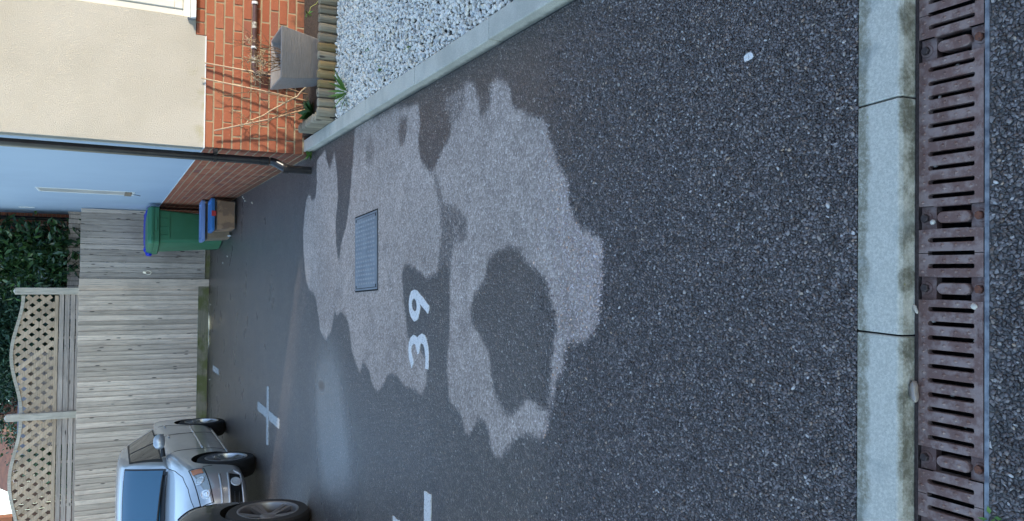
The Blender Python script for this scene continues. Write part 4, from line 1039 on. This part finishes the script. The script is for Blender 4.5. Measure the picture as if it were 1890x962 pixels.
# ------------------------------------------------------------------ manhole cover
M_cover = simple('wet_steel_cover', (.26,.28,.30), .5, .35, col2=(.20,.22,.24), nscale=6, bump=.2, bscale=80)
mh = empty('manhole_cover', (.14,5.305,0), label='square blue grey steel manhole cover set in the dry patch', cat='manhole cover')
rot = Matrix.Rotation(R(3.0), 4, 'Z')
o = MB().box(-.272,.272,-.272,.272,-.05,.0025,M=rot).build('dark_joint', M_black, mh)
mb = MB(); ring_ = .262
for a,b_,c,d in ((-.262,.262,-.262,-.25),(-.262,.262,.25,.262),(-.262,-.25,-.25,.25),(.25,.262,-.25,.25)): mb.box(a,b_,c,d,-.04,.005,M=rot)
mb.build('frame', M_cover, mh, bevel=.001)
mb = MB().box(-.246,.246,-.246,.246,-.04,.0055,M=rot); tr = MB()
for i in range(15):
    for j in range(8):
        cx, cy = -.217+i*.031, -.20+j*.057+(.014 if i%2 else 0)
        if abs(cx) < .03 and abs(cy) < .07: continue
        tr.box(cx-.0075,cx+.0075,cy-.020,cy+.020,.0054,.0090,top=(cx-.004,cx+.004,cy-.016,cy+.016),M=rot)
mb.build('cover_plate', M_cover, mh)
tr.build('tread', simple('worn_tread_steel', (.34,.35,.36), .45, .3, col2=(.28,.29,.30), nscale=9), mh)
for sx_ in (-1,1):
    for sy_ in (-1,1): MB().lathe([(.001,.0062),(.010,.0062),(.011,.005)], 12, M=rot @ Matrix.Translation((sx_*.236,sy_*.232,0))).build('key_hole', M_black, mh)

# ------------------------------------------------------------------ bins and boxes
M_gbin = simple('green_bin_plastic', (.05,.20,.10), .45, col2=(.055,.22,.115), nscale=5, bump=.15, bscale=140, bdist=.002)
M_bbin = simple('black_bin_plastic', (.014,.013,.015), .5, bump=.15, bscale=140, bdist=.002)
M_blue = simple('blue_lid_plastic', (.012,.035,.52), .4)
M_tyre = simple('rubber', (.012,.012,.013), .75, bump=.3, bscale=200, bdist=.002)
M_tag = simple('pale_label', (.55,.58,.55), .6)
def rsec(w_, d0, d1, z, r_=.05, n=4):
    pts = []
    for cx, cy, a0 in ((w_/2-r_, d1-r_, 0), (-w_/2+r_, d1-r_, 90), (-w_/2+r_, d0+r_, 180), (w_/2-r_, d0+r_, 270)):
        for k in range(n+1):
            a = R(a0+90*k/n); pts.append((cx+r_*math.cos(a), cy+r_*math.sin(a), z))
    return pts
def loft(mb, secs, cap=True, mi=0):
    n = len(secs[0]); vs = [p for s_ in secs for p in s_]
    fs = [(i*n+j, i*n+(j+1)%n, (i+1)*n+(j+1)%n, (i+1)*n+j) for i in range(len(secs)-1) for j in range(n)]
    if cap: fs += [tuple(range(n-1,-1,-1)), tuple((len(secs)-1)*n+j for j in range(n))]
    return mb.add(vs, fs, mi)
def wheelie(loc, rz, mbody, mlid, label, lid2=None):
    t = empty('wheelie_bin', loc, rz, label, 'bin')
    mb = MB()
    loft(mb, [rsec(.44,-.22,.24,.012), rsec(.455,-.235,.27,.16), rsec(.535,-.295,.325,.93), rsec(.54,-.30,.33,.935), rsec(.54,-.30,.33,.945)])
    autosmooth(mb.build('bin_body', mbody, t))
    mb = MB(); loft(mb, [rsec(.56,-.315,.345,.915), rsec(.60,-.335,.36,.93), rsec(.605,-.34,.36,1.0), rsec(.58,-.325,.35,1.005)])
    mb.box(-.10,.10,-.36,-.33,.955,.985); autosmooth(mb.build('rim', mbody, t))
    mb = MB()
    for xx in (-.15,-.02,.11): mb.box(xx,xx+.004,-.302,-.288,.80,.915)
    mb.box(-.2,.2,-.300,-.285,.775,.782)
    for xx in (-.13,.12): mb.box(xx,xx+.012,-.262,-.25,.25,.45)
    mb.build('moulded_rib', mbody, t)
    mb = MB(); loft(mb, [rsec(.60,-.36,.37,1.005,.06), rsec(.605,-.365,.375,1.035,.06), rsec(.56,-.32,.34,1.085,.06), rsec(.40,-.18,.24,1.10,.06)])
    lid = autosmooth(mb.build('lid', mlid, t))
    o = MB().tube([(-.25,.40,1.04),(-.25,.44,1.05),(.25,.44,1.05),(.25,.40,1.04)], .018, 8).build('handle', mlid, lid)
    for sx_ in (-1,1):
        o = MB().lathe([(.001,-.03),(.10,-.03),(.115,-.02),(.115,.02),(.10,.03),(.001,.03)], 20, M=Matrix.Translation((sx_*.17,.26,.115)) @ Matrix.Rotation(R(90),4,'Y')).build('wheel', M_tyre, t, smooth=False)
        MB().lathe([(.001,-.033),(.06,-.033),(.06,.033),(.001,.033)], 16, M=Matrix.Translation((sx_*.17,.26,.115)) @ Matrix.Rotation(R(90),4,'Y')).build('hub', M_bbin, o)
        MB().lathe([(.001,.05),(.035,.045),(.05,.02),(.05,-.02),(.035,-.045),(.001,-.05)], 12, M=Matrix.Translation((sx_*.285,.30,1.045)) @ Matrix.Rotation(R(90),4,'Y')).build('lid_hinge', lid2 or mlid, lid)
    return t
wheelie((.615,13.52,0), R(14), M_gbin, M_gbin, 'green wheelie bin standing in front of the gate', M_blue)
wheelie((.66,14.32,0), R(7), M_bbin, M_blue, 'black wheelie bin with bright blue lid behind the green bin')
def glassy(name, col, alpha, rough=.25):
    m, nt, b = newmat(name); b.inputs['Base Color'].default_value = (*col,1); b.inputs['Roughness'].default_value = rough; b.inputs['Alpha'].default_value = alpha; return m
M_clear = glassy('clear_box_plastic', (.45,.50,.52), .08)
M_amber = simple('brown_cardboard_seen_through', (.46,.26,.13), .6, col2=(.27,.15,.08), nscale=5, lo=.45, hi=.55)
M_bluel = simple('pale_blue_lid', (.20,.30,.55), .45); M_bluem = simple('mid_blue_lid', (.045,.20,.50), .4)
M_redc = simple('red_clip', (.55,.04,.04), .4); M_card = simple('cardboard', (.36,.25,.14), .85, col2=(.28,.19,.11), nscale=7)
def storage(loc, rz, w_, d_, h_, lidm, inner, label, clip=False, castor=False):
    t = empty('storage_box', loc, rz, label, 'storage box')
    mb = MB(); loft(mb, [rsec(w_*.86,-d_*.43,d_*.43,.02,.03), rsec(w_*.96,-d_*.48,d_*.48,h_-.03,.03)], True); autosmooth(mb.build('tub', M_clear, t))
    mb = MB(); loft(mb, [rsec(w_*.83,-d_*.40,d_*.40,.03,.02), rsec(w_*.91,-d_*.44,d_*.44,h_-.08,.02)], True); mb.build('contents', inner, t)
    mb = MB(); s0 = rsec(w_*.99,-d_*.49,d_*.49,h_-.045,.035); s1 = rsec(w_*1.0,-d_*.50,d_*.50,h_-.012,.035); s2 = rsec(w_*.98,-d_*.485,d_*.485,h_,.035); s3 = rsec(w_*.86,-d_*.42,d_*.42,h_,.03); s4 = rsec(w_*.84,-d_*.41,d_*.41,h_-.02,.03)
    loft(mb, [s0,s1,s2,s3,s4], False); n = len(s4); mb.add(s4, [tuple(range(n))]); mb.add(s0, [tuple(range(n-1,-1,-1))])
    autosmooth(mb.build('lid', lidm, t))
    if clip:
        MB().box(-.03,.045,-d_/2-.012,-d_/2+.004,h_-.065,h_-.005).build('clip', M_redc, t, bevel=.003)
    if castor:
        for xx in (-w_*.36,w_*.36):
            o = MB().lathe([(.001,-.012),(.02,-.012),(.028,-.006),(.028,.006),(.02,.012),(.001,.012)], 16, M=Matrix.Translation((xx,-d_*.42,.03)) @ Matrix.Rotation(R(90),4,'Y')).build('castor', M_white, t)
    return t
storage((.775,11.86,0), R(4), .46, .44, .345, M_bluem, M_amber, 'nearer storage box, brown contents and mid blue lid with red clip', True)
storage((.72,12.38,0), R(3), .60, .42, .415, M_bluel, M_card, 'further storage box with thick pale blue lid, against the green bin', False, True)

for x_, y_ in ((1.0,11.1),(.97,11.0),(.93,10.9),(.22,12.6),(.12,13.1),(.86,10.3),(-.6,14.7),(-1.9,14.65)):
    o = put(ps, 'stone_chip', None, (x_, y_, .006), (rng.random(), rng.random(), rng.random()*3), (.016,.013,.010))
    tag(o, 'small pale stone chip lying on the far tarmac near the wall or fence', 'stone chip', 'pale chips on the far tarmac')

# ------------------------------------------------------------------ cars
def carpaint(name, col, metal=.6, rough=.3, coat=1.0):
    m, nt, b = newmat(name); g = G(nt)
    P = g.coord()
    dirt = g.math('MULTIPLY', g.smooth(g.noise(P, 3, 5, .65), .4, .8), .25)
    g.set(b, 'Base Color', g.mix(dirt, col, tuple(x*.6+.02 for x in col)))
    b.inputs['Metallic'].default_value = metal; g.set(b, 'Roughness', g.mad(dirt, .6, rough)); b.inputs['Coat Weight'].default_value = coat; b.inputs['Coat Roughness'].default_value = .04; return m
M_silver = carpaint('silver_paint', (.58,.58,.58)); M_dark = carpaint('dark_grey_paint', (.018,.018,.024), .5, .35)
M_carglass = simple('car_glass', (.030,.115,.19), .03, spec=1.0)  # blue of the reflected sky is put into the windscreen colour
M_sideglass = simple('side_glass', (.025,.025,.024), .03, spec=.8)
M_trim = simple('black_trim', (.012,.012,.013), .5)
M_alloy = simple('alloy', (.50,.50,.51), .28, .9); M_chrome = simple('chrome', (.75,.76,.78), .12, 1.0)
M_lamp = simple('headlamp_reflector', (.80,.82,.83), .15, .5, coat=1.0); M_lampd = simple('headlamp_bezel', (.52,.54,.55), .15, .5, coat=1.0)
M_ind = simple('orange_indicator', (.75,.20,.04), .2, coat=1.0)
M_well = simple('wheel_well', (.006,.006,.006), .95)
def car(loc, rz, paint, label, k=1.0, rw=.325, wheelbase=2.78, snub=1.0, zk=1.0):
    t = empty('parked_car', loc, rz, label, 'car')
    st = [(-.91,.46,.27,.56,.575),(-.865,.66,.21,.61,.645),(-.77,.785,.18,.66,.725),(-.58,.85,.17,.715,.795),(-.30,.872,.17,.765,.85),(0,.88,.17,.82,.895),(.35,.88,.18,.875,.935),
          (.6,.88,.18,.91,.96),(1.2,.88,.18,.925,.965),(2.0,.88,.18,.945,.975),(2.8,.875,.19,.965,.99),(3.3,.86,.22,.97,.99),(3.55,.80,.28,.96,.97),(3.64,.62,.36,.90,.91)]
    st = [(y*(snub if y < 0 else 1), w_, a_, b_, c_) for y, w_, a_, b_, c_ in st]
    bm = bmesh.new(); rows = []
    for y, w_, zl, zb, zt in st:
        h = [(0,zl),(w_*.80,zl),(w_*.95,zl+.05),(w_*.985,zl+.16),(w_,.455),(w_*.995,zb-.10),(w_*.955,zb-.005),(w_*.80,zt-.012),(w_*.42,zt+.004),(0,zt+.008)]
        ringp = [(x,z) for x,z in h]+[(-x,z) for x,z in h[-2:0:-1]]
        rows.append([bm.verts.new((x*k,y*k,z*k*zk)) for x,z in ringp])
    n = len(rows[0])
    for a, b_ in zip(rows, rows[1:]):
        for j in range(n): bm.faces.new((a[j],a[(j+1)%n],b_[(j+1)%n],b_[j]))
    bm.faces.new(rows[0]); bm.faces.new(rows[-1][::-1])
    bmesh.ops.recalc_face_normals(bm, faces=bm.faces)
    bme = bpy.data.meshes.new('car_body'); bm.to_mesh(bme); bm.free(); bme.materials.append(paint); bme.materials.append(M_well)
    body = put(bme, 'body', t)
    md = body.modifiers.new('s', 'SUBSURF'); md.levels = md.render_levels = 2
    cuts = []
    for yy in (0, wheelbase):
        for sx_ in (-1,1):
            rr_ = (rw+(.045 if zk == 1 else .03))
            c = MB().lathe([(.001,-.18),(rr_,-.18),(rr_,.18),(.001,.18)], 40, M=Matrix.Translation((sx_*.80*k,yy,rw+.012)) @ Matrix.Rotation(R(90),4,'Y')).build('cut', M_well, t)
            bb = body.modifiers.new('b', 'BOOLEAN'); bb.operation = 'DIFFERENCE'; bb.object = c; bb.solver = 'EXACT'; cuts.append(c)
    dg = bpy.context.evaluated_depsgraph_get(); nm = bpy.data.meshes.new_from_object(body.evaluated_get(dg))
    body.modifiers.clear(); body.data = nm
    for c in cuts: bpy.data.objects.remove(c)
    nm.materials.clear(); nm.materials.append(paint); nm.materials.append(M_well)
    for pl in nm.polygons:
        c = pl.center; pl.material_index = 0
        for yy in (0, wheelbase):
            d = math.hypot(c.y-yy, c.z-rw-.012)
            if d < rw+.044 and abs(c.x) < .86*k and (d > rw+.02 or abs(abs(c.x)-.62*k) < .01) and abs(c.x) > .5*k: pl.material_index = 1
    autosmooth(body, 40)
    # cabin
    cs_ = [(.46,.70,.935,.69,.945),(.80,.765,.945,.675,1.15),(1.12,.785,.95,.63,1.34),(1.36,.79,.955,.60,1.43),(2.0,.795,.96,.60,1.465),(2.7,.79,.965,.585,1.43),(3.2,.765,.965,.56,1.27),(3.5,.70,.955,.60,1.0)]
    bm = bmesh.new(); rows = []
    for y, wb, zb, wr, zr in cs_:
        h = [(wb,zb-.05),(wb*.997,zb+.01),((wb*.55+wr*.45),zb+(zr-zb)*.45),(wr*1.01,zr-.03),(wr*.88,zr+.004),(wr*.45,zr+.018),(0,zr+.022)]
        rp_ = [(x,z) for x,z in h]+[(-x,z) for x,z in h[-2::-1]]
        rows.append([bm.verts.new((x*k,y*k,z*k*zk)) for x,z in rp_])
    n = len(rows[0])
    for a, b_ in zip(rows, rows[1:]):
        for j in range(n-1): bm.faces.new((a[j],a[j+1],b_[j+1],b_[j]))
    bmesh.ops.recalc_face_normals(bm, faces=bm.faces)
    cme = bpy.data.meshes.new('cabin'); bm.to_mesh(cme); bm.free(); cme.materials.append(paint)
    cab = put(cme, 'cabin', t); md = cab.modifiers.new('s','SUBSURF'); md.levels = md.render_levels = 2
    dg = bpy.context.evaluated_depsgraph_get(); nm2 = bpy.data.meshes.new_from_object(cab.evaluated_get(dg)); cab.modifiers.clear(); cab.data = nm2
    nm2.polygons.foreach_set('use_smooth', [True]*len(nm2.polygons))
    vb = [v.co.copy() for v in nm.vertices]+[v.co.copy() for v in nm2.vertices]; o_ = len(nm.vertices)
    tree = BVHTree.FromPolygons(vb, [tuple(p_.vertices) for p_ in nm.polygons]+[tuple(o_+i for i in p_.vertices) for p_ in nm2.polygons])
    def hit(p_, d):
        p_ = Vector(p_)*k; p_.z *= zk; d = Vector(d).normalized()
        loc_, no, _, _ = tree.ray_cast(p_-d*2.5, d)
        if loc_ is None: return p_, -d
        if no.dot(d) > 0: no = -no
        return loc_, no
    def patch(name, c, d, m, off=.004, nu=10, nv=6, par=None):
        vs = []
        for j in range(nv+1):
            for i in range(nu+1):
                a, b_ = i/nu, j/nv
                p_ = (Vector(c[0])*(1-a)+Vector(c[1])*a)*(1-b_)+(Vector(c[3])*(1-a)+Vector(c[2])*a)*b_
                l_, no = hit(p_, d); vs.append(l_+no*off)
        fs = [(j*(nu+1)+i, j*(nu+1)+i+1, (j+1)*(nu+1)+i+1, (j+1)*(nu+1)+i) for j in range(nv) for i in range(nu)]
        o = MB().add(vs, fs).build(name, m, par or t, smooth=True); return o
    def line(name, pts, d, r_, m, off=0, par=None, sub=8):
        P = []
        for a, b_ in zip(pts, pts[1:]):
            for i in range(sub): P.append(Vector(a).lerp(Vector(b_), i/sub))
        P.append(Vector(pts[-1])); Q = []
        for p_ in P:
            l_, no = hit(p_, d); Q.append(l_+no*off)
        return MB().tube(Q, r_, 6).build(name, m, par or t, smooth=True)
    F = (0,1,-.35); D = (0,.6,-1)
    patch('windscreen_seal', [(-.69,.49,.95),(.69,.49,.95),(.575,1.27,1.36),(-.575,1.27,1.36)], D, M_trim, .003, 20, 10)
    patch('windscreen', [(-.665,.53,.96),(.665,.53,.96),(.56,1.235,1.34),(-.56,1.235,1.34)], D, M_carglass, .007, 20, 12)
    line('windscreen_trim', [(-.56,1.255,1.35),(.56,1.255,1.35)], D, .007, M_chrome, .006)
    for a, b_ in (((.62,.50,.95),(-.02,.56,.99)),((-.05,.48,.95),(-.6,.55,.98))): line('wiper', [a,b_], D, .011, M_trim, .018)
    patch('cowl', [(-.66,.44,.93),(.66,.44,.93),(.66,.50,.95),(-.66,.50,.95)], D, M_trim, .005, 16, 3)
    for s_ in (-1,1):
        dx_ = (-s_,0,-.12)
        patch('window_surround', [(s_*.8,.70,.975),(s_*.8,2.95,.985),(s_*.8,2.55,1.345),(s_*.8,1.27,1.345)], dx_, M_trim, .003, 20, 6)
        patch('side_window', [(s_*.8,.84,.995),(s_*.8,1.78,.998),(s_*.8,1.74,1.325),(s_*.8,1.29,1.325)], dx_, M_sideglass, .006)
        patch('side_window', [(s_*.8,1.85,.998),(s_*.8,2.86,1.005),(s_*.8,2.50,1.315),(s_*.8,1.81,1.325)], dx_, M_sideglass, .006)
        line('door_gap', [(s_,.66,.92),(s_,.62,.6),(s_,.58,.26)], (-s_,0,0), .004, M_well)
        line('door_gap', [(s_,1.80,.93),(s_,1.80,.6),(s_,1.80,.26)], (-s_,0,0), .004, M_well)
        line('door_gap', [(s_,2.70,.95),(s_,2.55,.7),(s_,2.42,.5)], (-s_,0,0), .004, M_well)
        line('side_moulding', [(s_,.66,.52),(s_,1.78,.525)], (-s_,0,0), .014, paint, .002)
        line('side_moulding', [(s_,1.82,.525),(s_,2.36,.53)], (-s_,0,0), .014, paint, .002)
        line('sill', [(s_,.50,.245),(s_,2.30,.255)], (-s_,0,0), .022, paint, -.004)
        for yy in (1.60,2.48): line('door_handle', [(s_,yy,.845),(s_,yy+.10,.85),(s_,yy+.17,.85)], (-s_,0,0), .012, paint, .010)
        mb = MB()
        M_ = Matrix.Translation((s_*.955*k,.86*k,1.005*k*zk)) @ Matrix.Rotation(R(12*s_),4,'Z') @ Matrix.Diagonal((.095*k,.065*k,.068*k,1))
        mb.lathe([(.001,1),(.45,.93),(.8,.65),(.98,.2),(1,-.2),(.88,-.65),(.5,-.93),(.001,-1)], 20, M=M_); mir = mb.build('mirror', paint, t, smooth=True)
        MB().tube([(s_*.77*k,.84*k,.955*k),(s_*.88*k,.86*k,.965*k)], [.03,.022], 8).box(s_*.955*k-.08,s_*.955*k+.08,.90*k,.93*k,.95*k,1.06*k).build('mirror_base', M_trim, mir, bevel=.004)
        hd = (-s_*.55,.83,-.05)
        hl = patch('headlight', [(s_*.855,-.40,.755),(s_*.50,-.775,.665),(s_*.53,-.80,.555),(s_*.865,-.46,.625)], hd, M_lampd, .006, 14, 8)
        patch('indicator', [(s_*.845,-.415,.742),(s_*.785,-.50,.725),(s_*.795,-.53,.625),(s_*.853,-.465,.64)], hd, M_ind, .010, 5, 5, hl)
        for cx, cy, cz, rr_ in ((.725,-.60,.668,.052),(.605,-.74,.625,.050)):
            l_, no = hit((s_*cx,cy,cz), hd); q_ = Vector((0,0,1)).rotation_difference(no).to_matrix().to_4x4()
            MB().lathe([(.001,.010),(rr_*.35,.014),(rr_*.6,.010),(rr_*.72,.004),(rr_*.85,.013),(rr_,.014),(rr_*1.04,.004)], 24, M=Matrix.Translation(l_) @ q_).build('reflector', M_lamp, hl, smooth=True)
        line('headlight_edge', [(s_*.862,-.395,.762),(s_*.495,-.772,.672),(s_*.525,-.80,.548),(s_*.872,-.455,.618),(s_*.862,-.395,.762)], hd, .005, M_well, .003, hl)
        line('bonnet_gap', [(s_*.70,.44,.95),(s_*.735,.1,.93),(s_*.735,-.25,.88),(s_*.66,-.52,.82),(s_*.50,-.72,.74)], (0,0,-1), .004, M_well)
        line('bumper_gap', [(s_*.9,-.37,.62),(s_*.9,-.37,.52)], (-s_,0,0), .004, M_well)
        line('bumper_strip', [(s_*.80,-.62,.475),(s_*.62,-.80,.465),(s_*.36,-.88,.46)], hd, .013, paint, .002)
        ap = patch('air_intake', [(s_*.80,-.62,.375),(s_*.36,-.90,.375),(s_*.36,-.90,.25),(s_*.78,-.64,.265)], hd, M_well, .004, 10, 4)
        line('intake_trim', [(s_*.36,-.9,.385),(s_*.80,-.62,.388),(s_*.835,-.58,.33),(s_*.79,-.63,.255),(s_*.36,-.9,.238)], hd, .013, M_silver if paint is M_silver else paint, .003, ap)
        l_, no = hit((s_*.70,-.70,.315), hd); q_ = Vector((0,0,1)).rotation_difference(no).to_matrix().to_4x4()
        MB().lathe([(.001,.006),(.03,.012),(.044,.010),(.050,.016),(.056,.012),(.056,0)], 24, M=Matrix.Translation(l_) @ q_).build('fog_light', M_lamp, ap, smooth=True)
        for zz in (.29,.335): line('intake_bar', [(s_*.36,-.9,zz),(s_*.62,-.78,zz)], hd, .006, M_trim, .008, ap)
    patch('grille', [(-.36,-.9,.60),(.36,-.9,.60),(.30,-.92,.47),(-.30,-.92,.47)], (0,1,0), M_well, .004, 12, 4)
    line('grille_surround', [(-.36,-.9,.61),(0,-.92,.615),(.38,-.88,.61),(.40,-.86,.56),(.31,-.9,.46),(-.31,-.9,.46)], (0,1,0), .012, M_chrome, .004)
    patch('rear_window', [(-.56,3.32,1.03),(.56,3.32,1.03),(.52,2.85,1.33),(-.52,2.85,1.33)], (0,-1,-.6), M_sideglass, .005)
    for s_ in (-1,1): patch('tail_light', [(s_*.80,3.55,.90),(s_*.55,3.65,.88),(s_*.55,3.65,.70),(s_*.80,3.55,.70)], (-s_*.5,-1,0), simple('red_lens', (.4,.02,.02), .2), .006)
    # wheels
    tw = .105*k
    def wheel(s_, yy):
        e_ = empty('wheel', (s_*.765*k, yy, rw)); e_.parent = t
        if s_ < 0: e_.rotation_euler = (0,0,math.pi)
        Ry = Matrix.Rotation(R(90),4,'Y')
        rr_ = rw*.72
        ty = MB().lathe([(rr_,-tw),(rr_*1.1,-tw),(rw*.94,-tw*.98),(rw*.985,-tw*.82),(rw,-tw*.6),(rw,-tw*.33),(rw*.985,-tw*.31),(rw*.985,-tw*.25),(rw,-tw*.23),(rw,tw*.23),(rw*.985,tw*.25),(rw*.985,tw*.31),(rw,tw*.33),(rw,tw*.6),(rw*.985,tw*.82),(rw*.94,tw*.98),(rr_*1.1,tw),(rr_,tw)], 48, M=Ry)
        autosmooth(ty.build('tyre', M_tyre, e_), 25)
        rm = MB(); rm.lathe([(rr_*1.03,tw*.99),(rr_*1.0,tw*1.02),(rr_*.94,tw*.96),(rr_*.92,tw*.75),(rr_*.90,tw*.1),(rr_*.90,-tw*.7)], 48, M=Ry)
        rm.lathe([(.001,tw*.66),(.03*k,tw*.68),(.055*k,tw*.62),(.075*k,tw*.5),(.075*k,0)], 24, M=Ry)
        for i in range(5):
            for da in (-.13,.13):
                a0 = 2*math.pi*i/5+.3+da*1.4; a1 = 2*math.pi*i/5+.3+da
                for (ra,aa,xa,wa),(rb,ab,xb,wb_) in zip([(.055*k,a0*1.0,tw*.60,.016),(rr_*.55,(a0+a1)/2,tw*.72,.014)],[(rr_*.55,(a0+a1)/2,tw*.72,.014),(rr_*.95,a1,tw*.88,.021)]):
                    vs = []
                    for r_, an, xx, ww in ((ra,aa,xa,wa),(rb,ab,xb,wb_)):
                        cs0, sn0 = math.cos(an), math.sin(an)
                        for side, dep in ((-1,0),(1,0),(1,-.03),(-1,-.03)):
                            vs.append((xx+dep*k, r_*cs0-side*ww*k*sn0, r_*sn0+side*ww*k*cs0))
                    rm.add(vs, [(0,1,5,4),(1,2,6,5),(2,3,7,6),(3,0,4,7),(0,3,2,1),(4,5,6,7)])
        autosmooth(rm.build('rim', M_alloy if paint is M_silver else simple('grey_alloy', (.30,.29,.29), .35, .8), e_), 30)
        MB().lathe([(.001,-tw*.1),(rr_*.72,-tw*.1),(rr_*.72,-tw*.3)], 32, M=Ry).build('brake_disc', simple('brake_disc', (.10,.09,.085), .5, .6), e_)
        return e_
    for yy in (0, wheelbase):
        for s_ in (-1,1): wheel(s_, yy)
    return t
car((-3.06,9.78,0), R(1.2), M_silver, 'silver hatchback with orange indicator parked nose out by the fence', 1.0, .325, 2.80)
car((-3.01,6.92,0), R(180), M_dark, 'dark grey car nearest the camera, only one wheel and wing in view', 1.13, .345, 3.1, .74, 1.2)
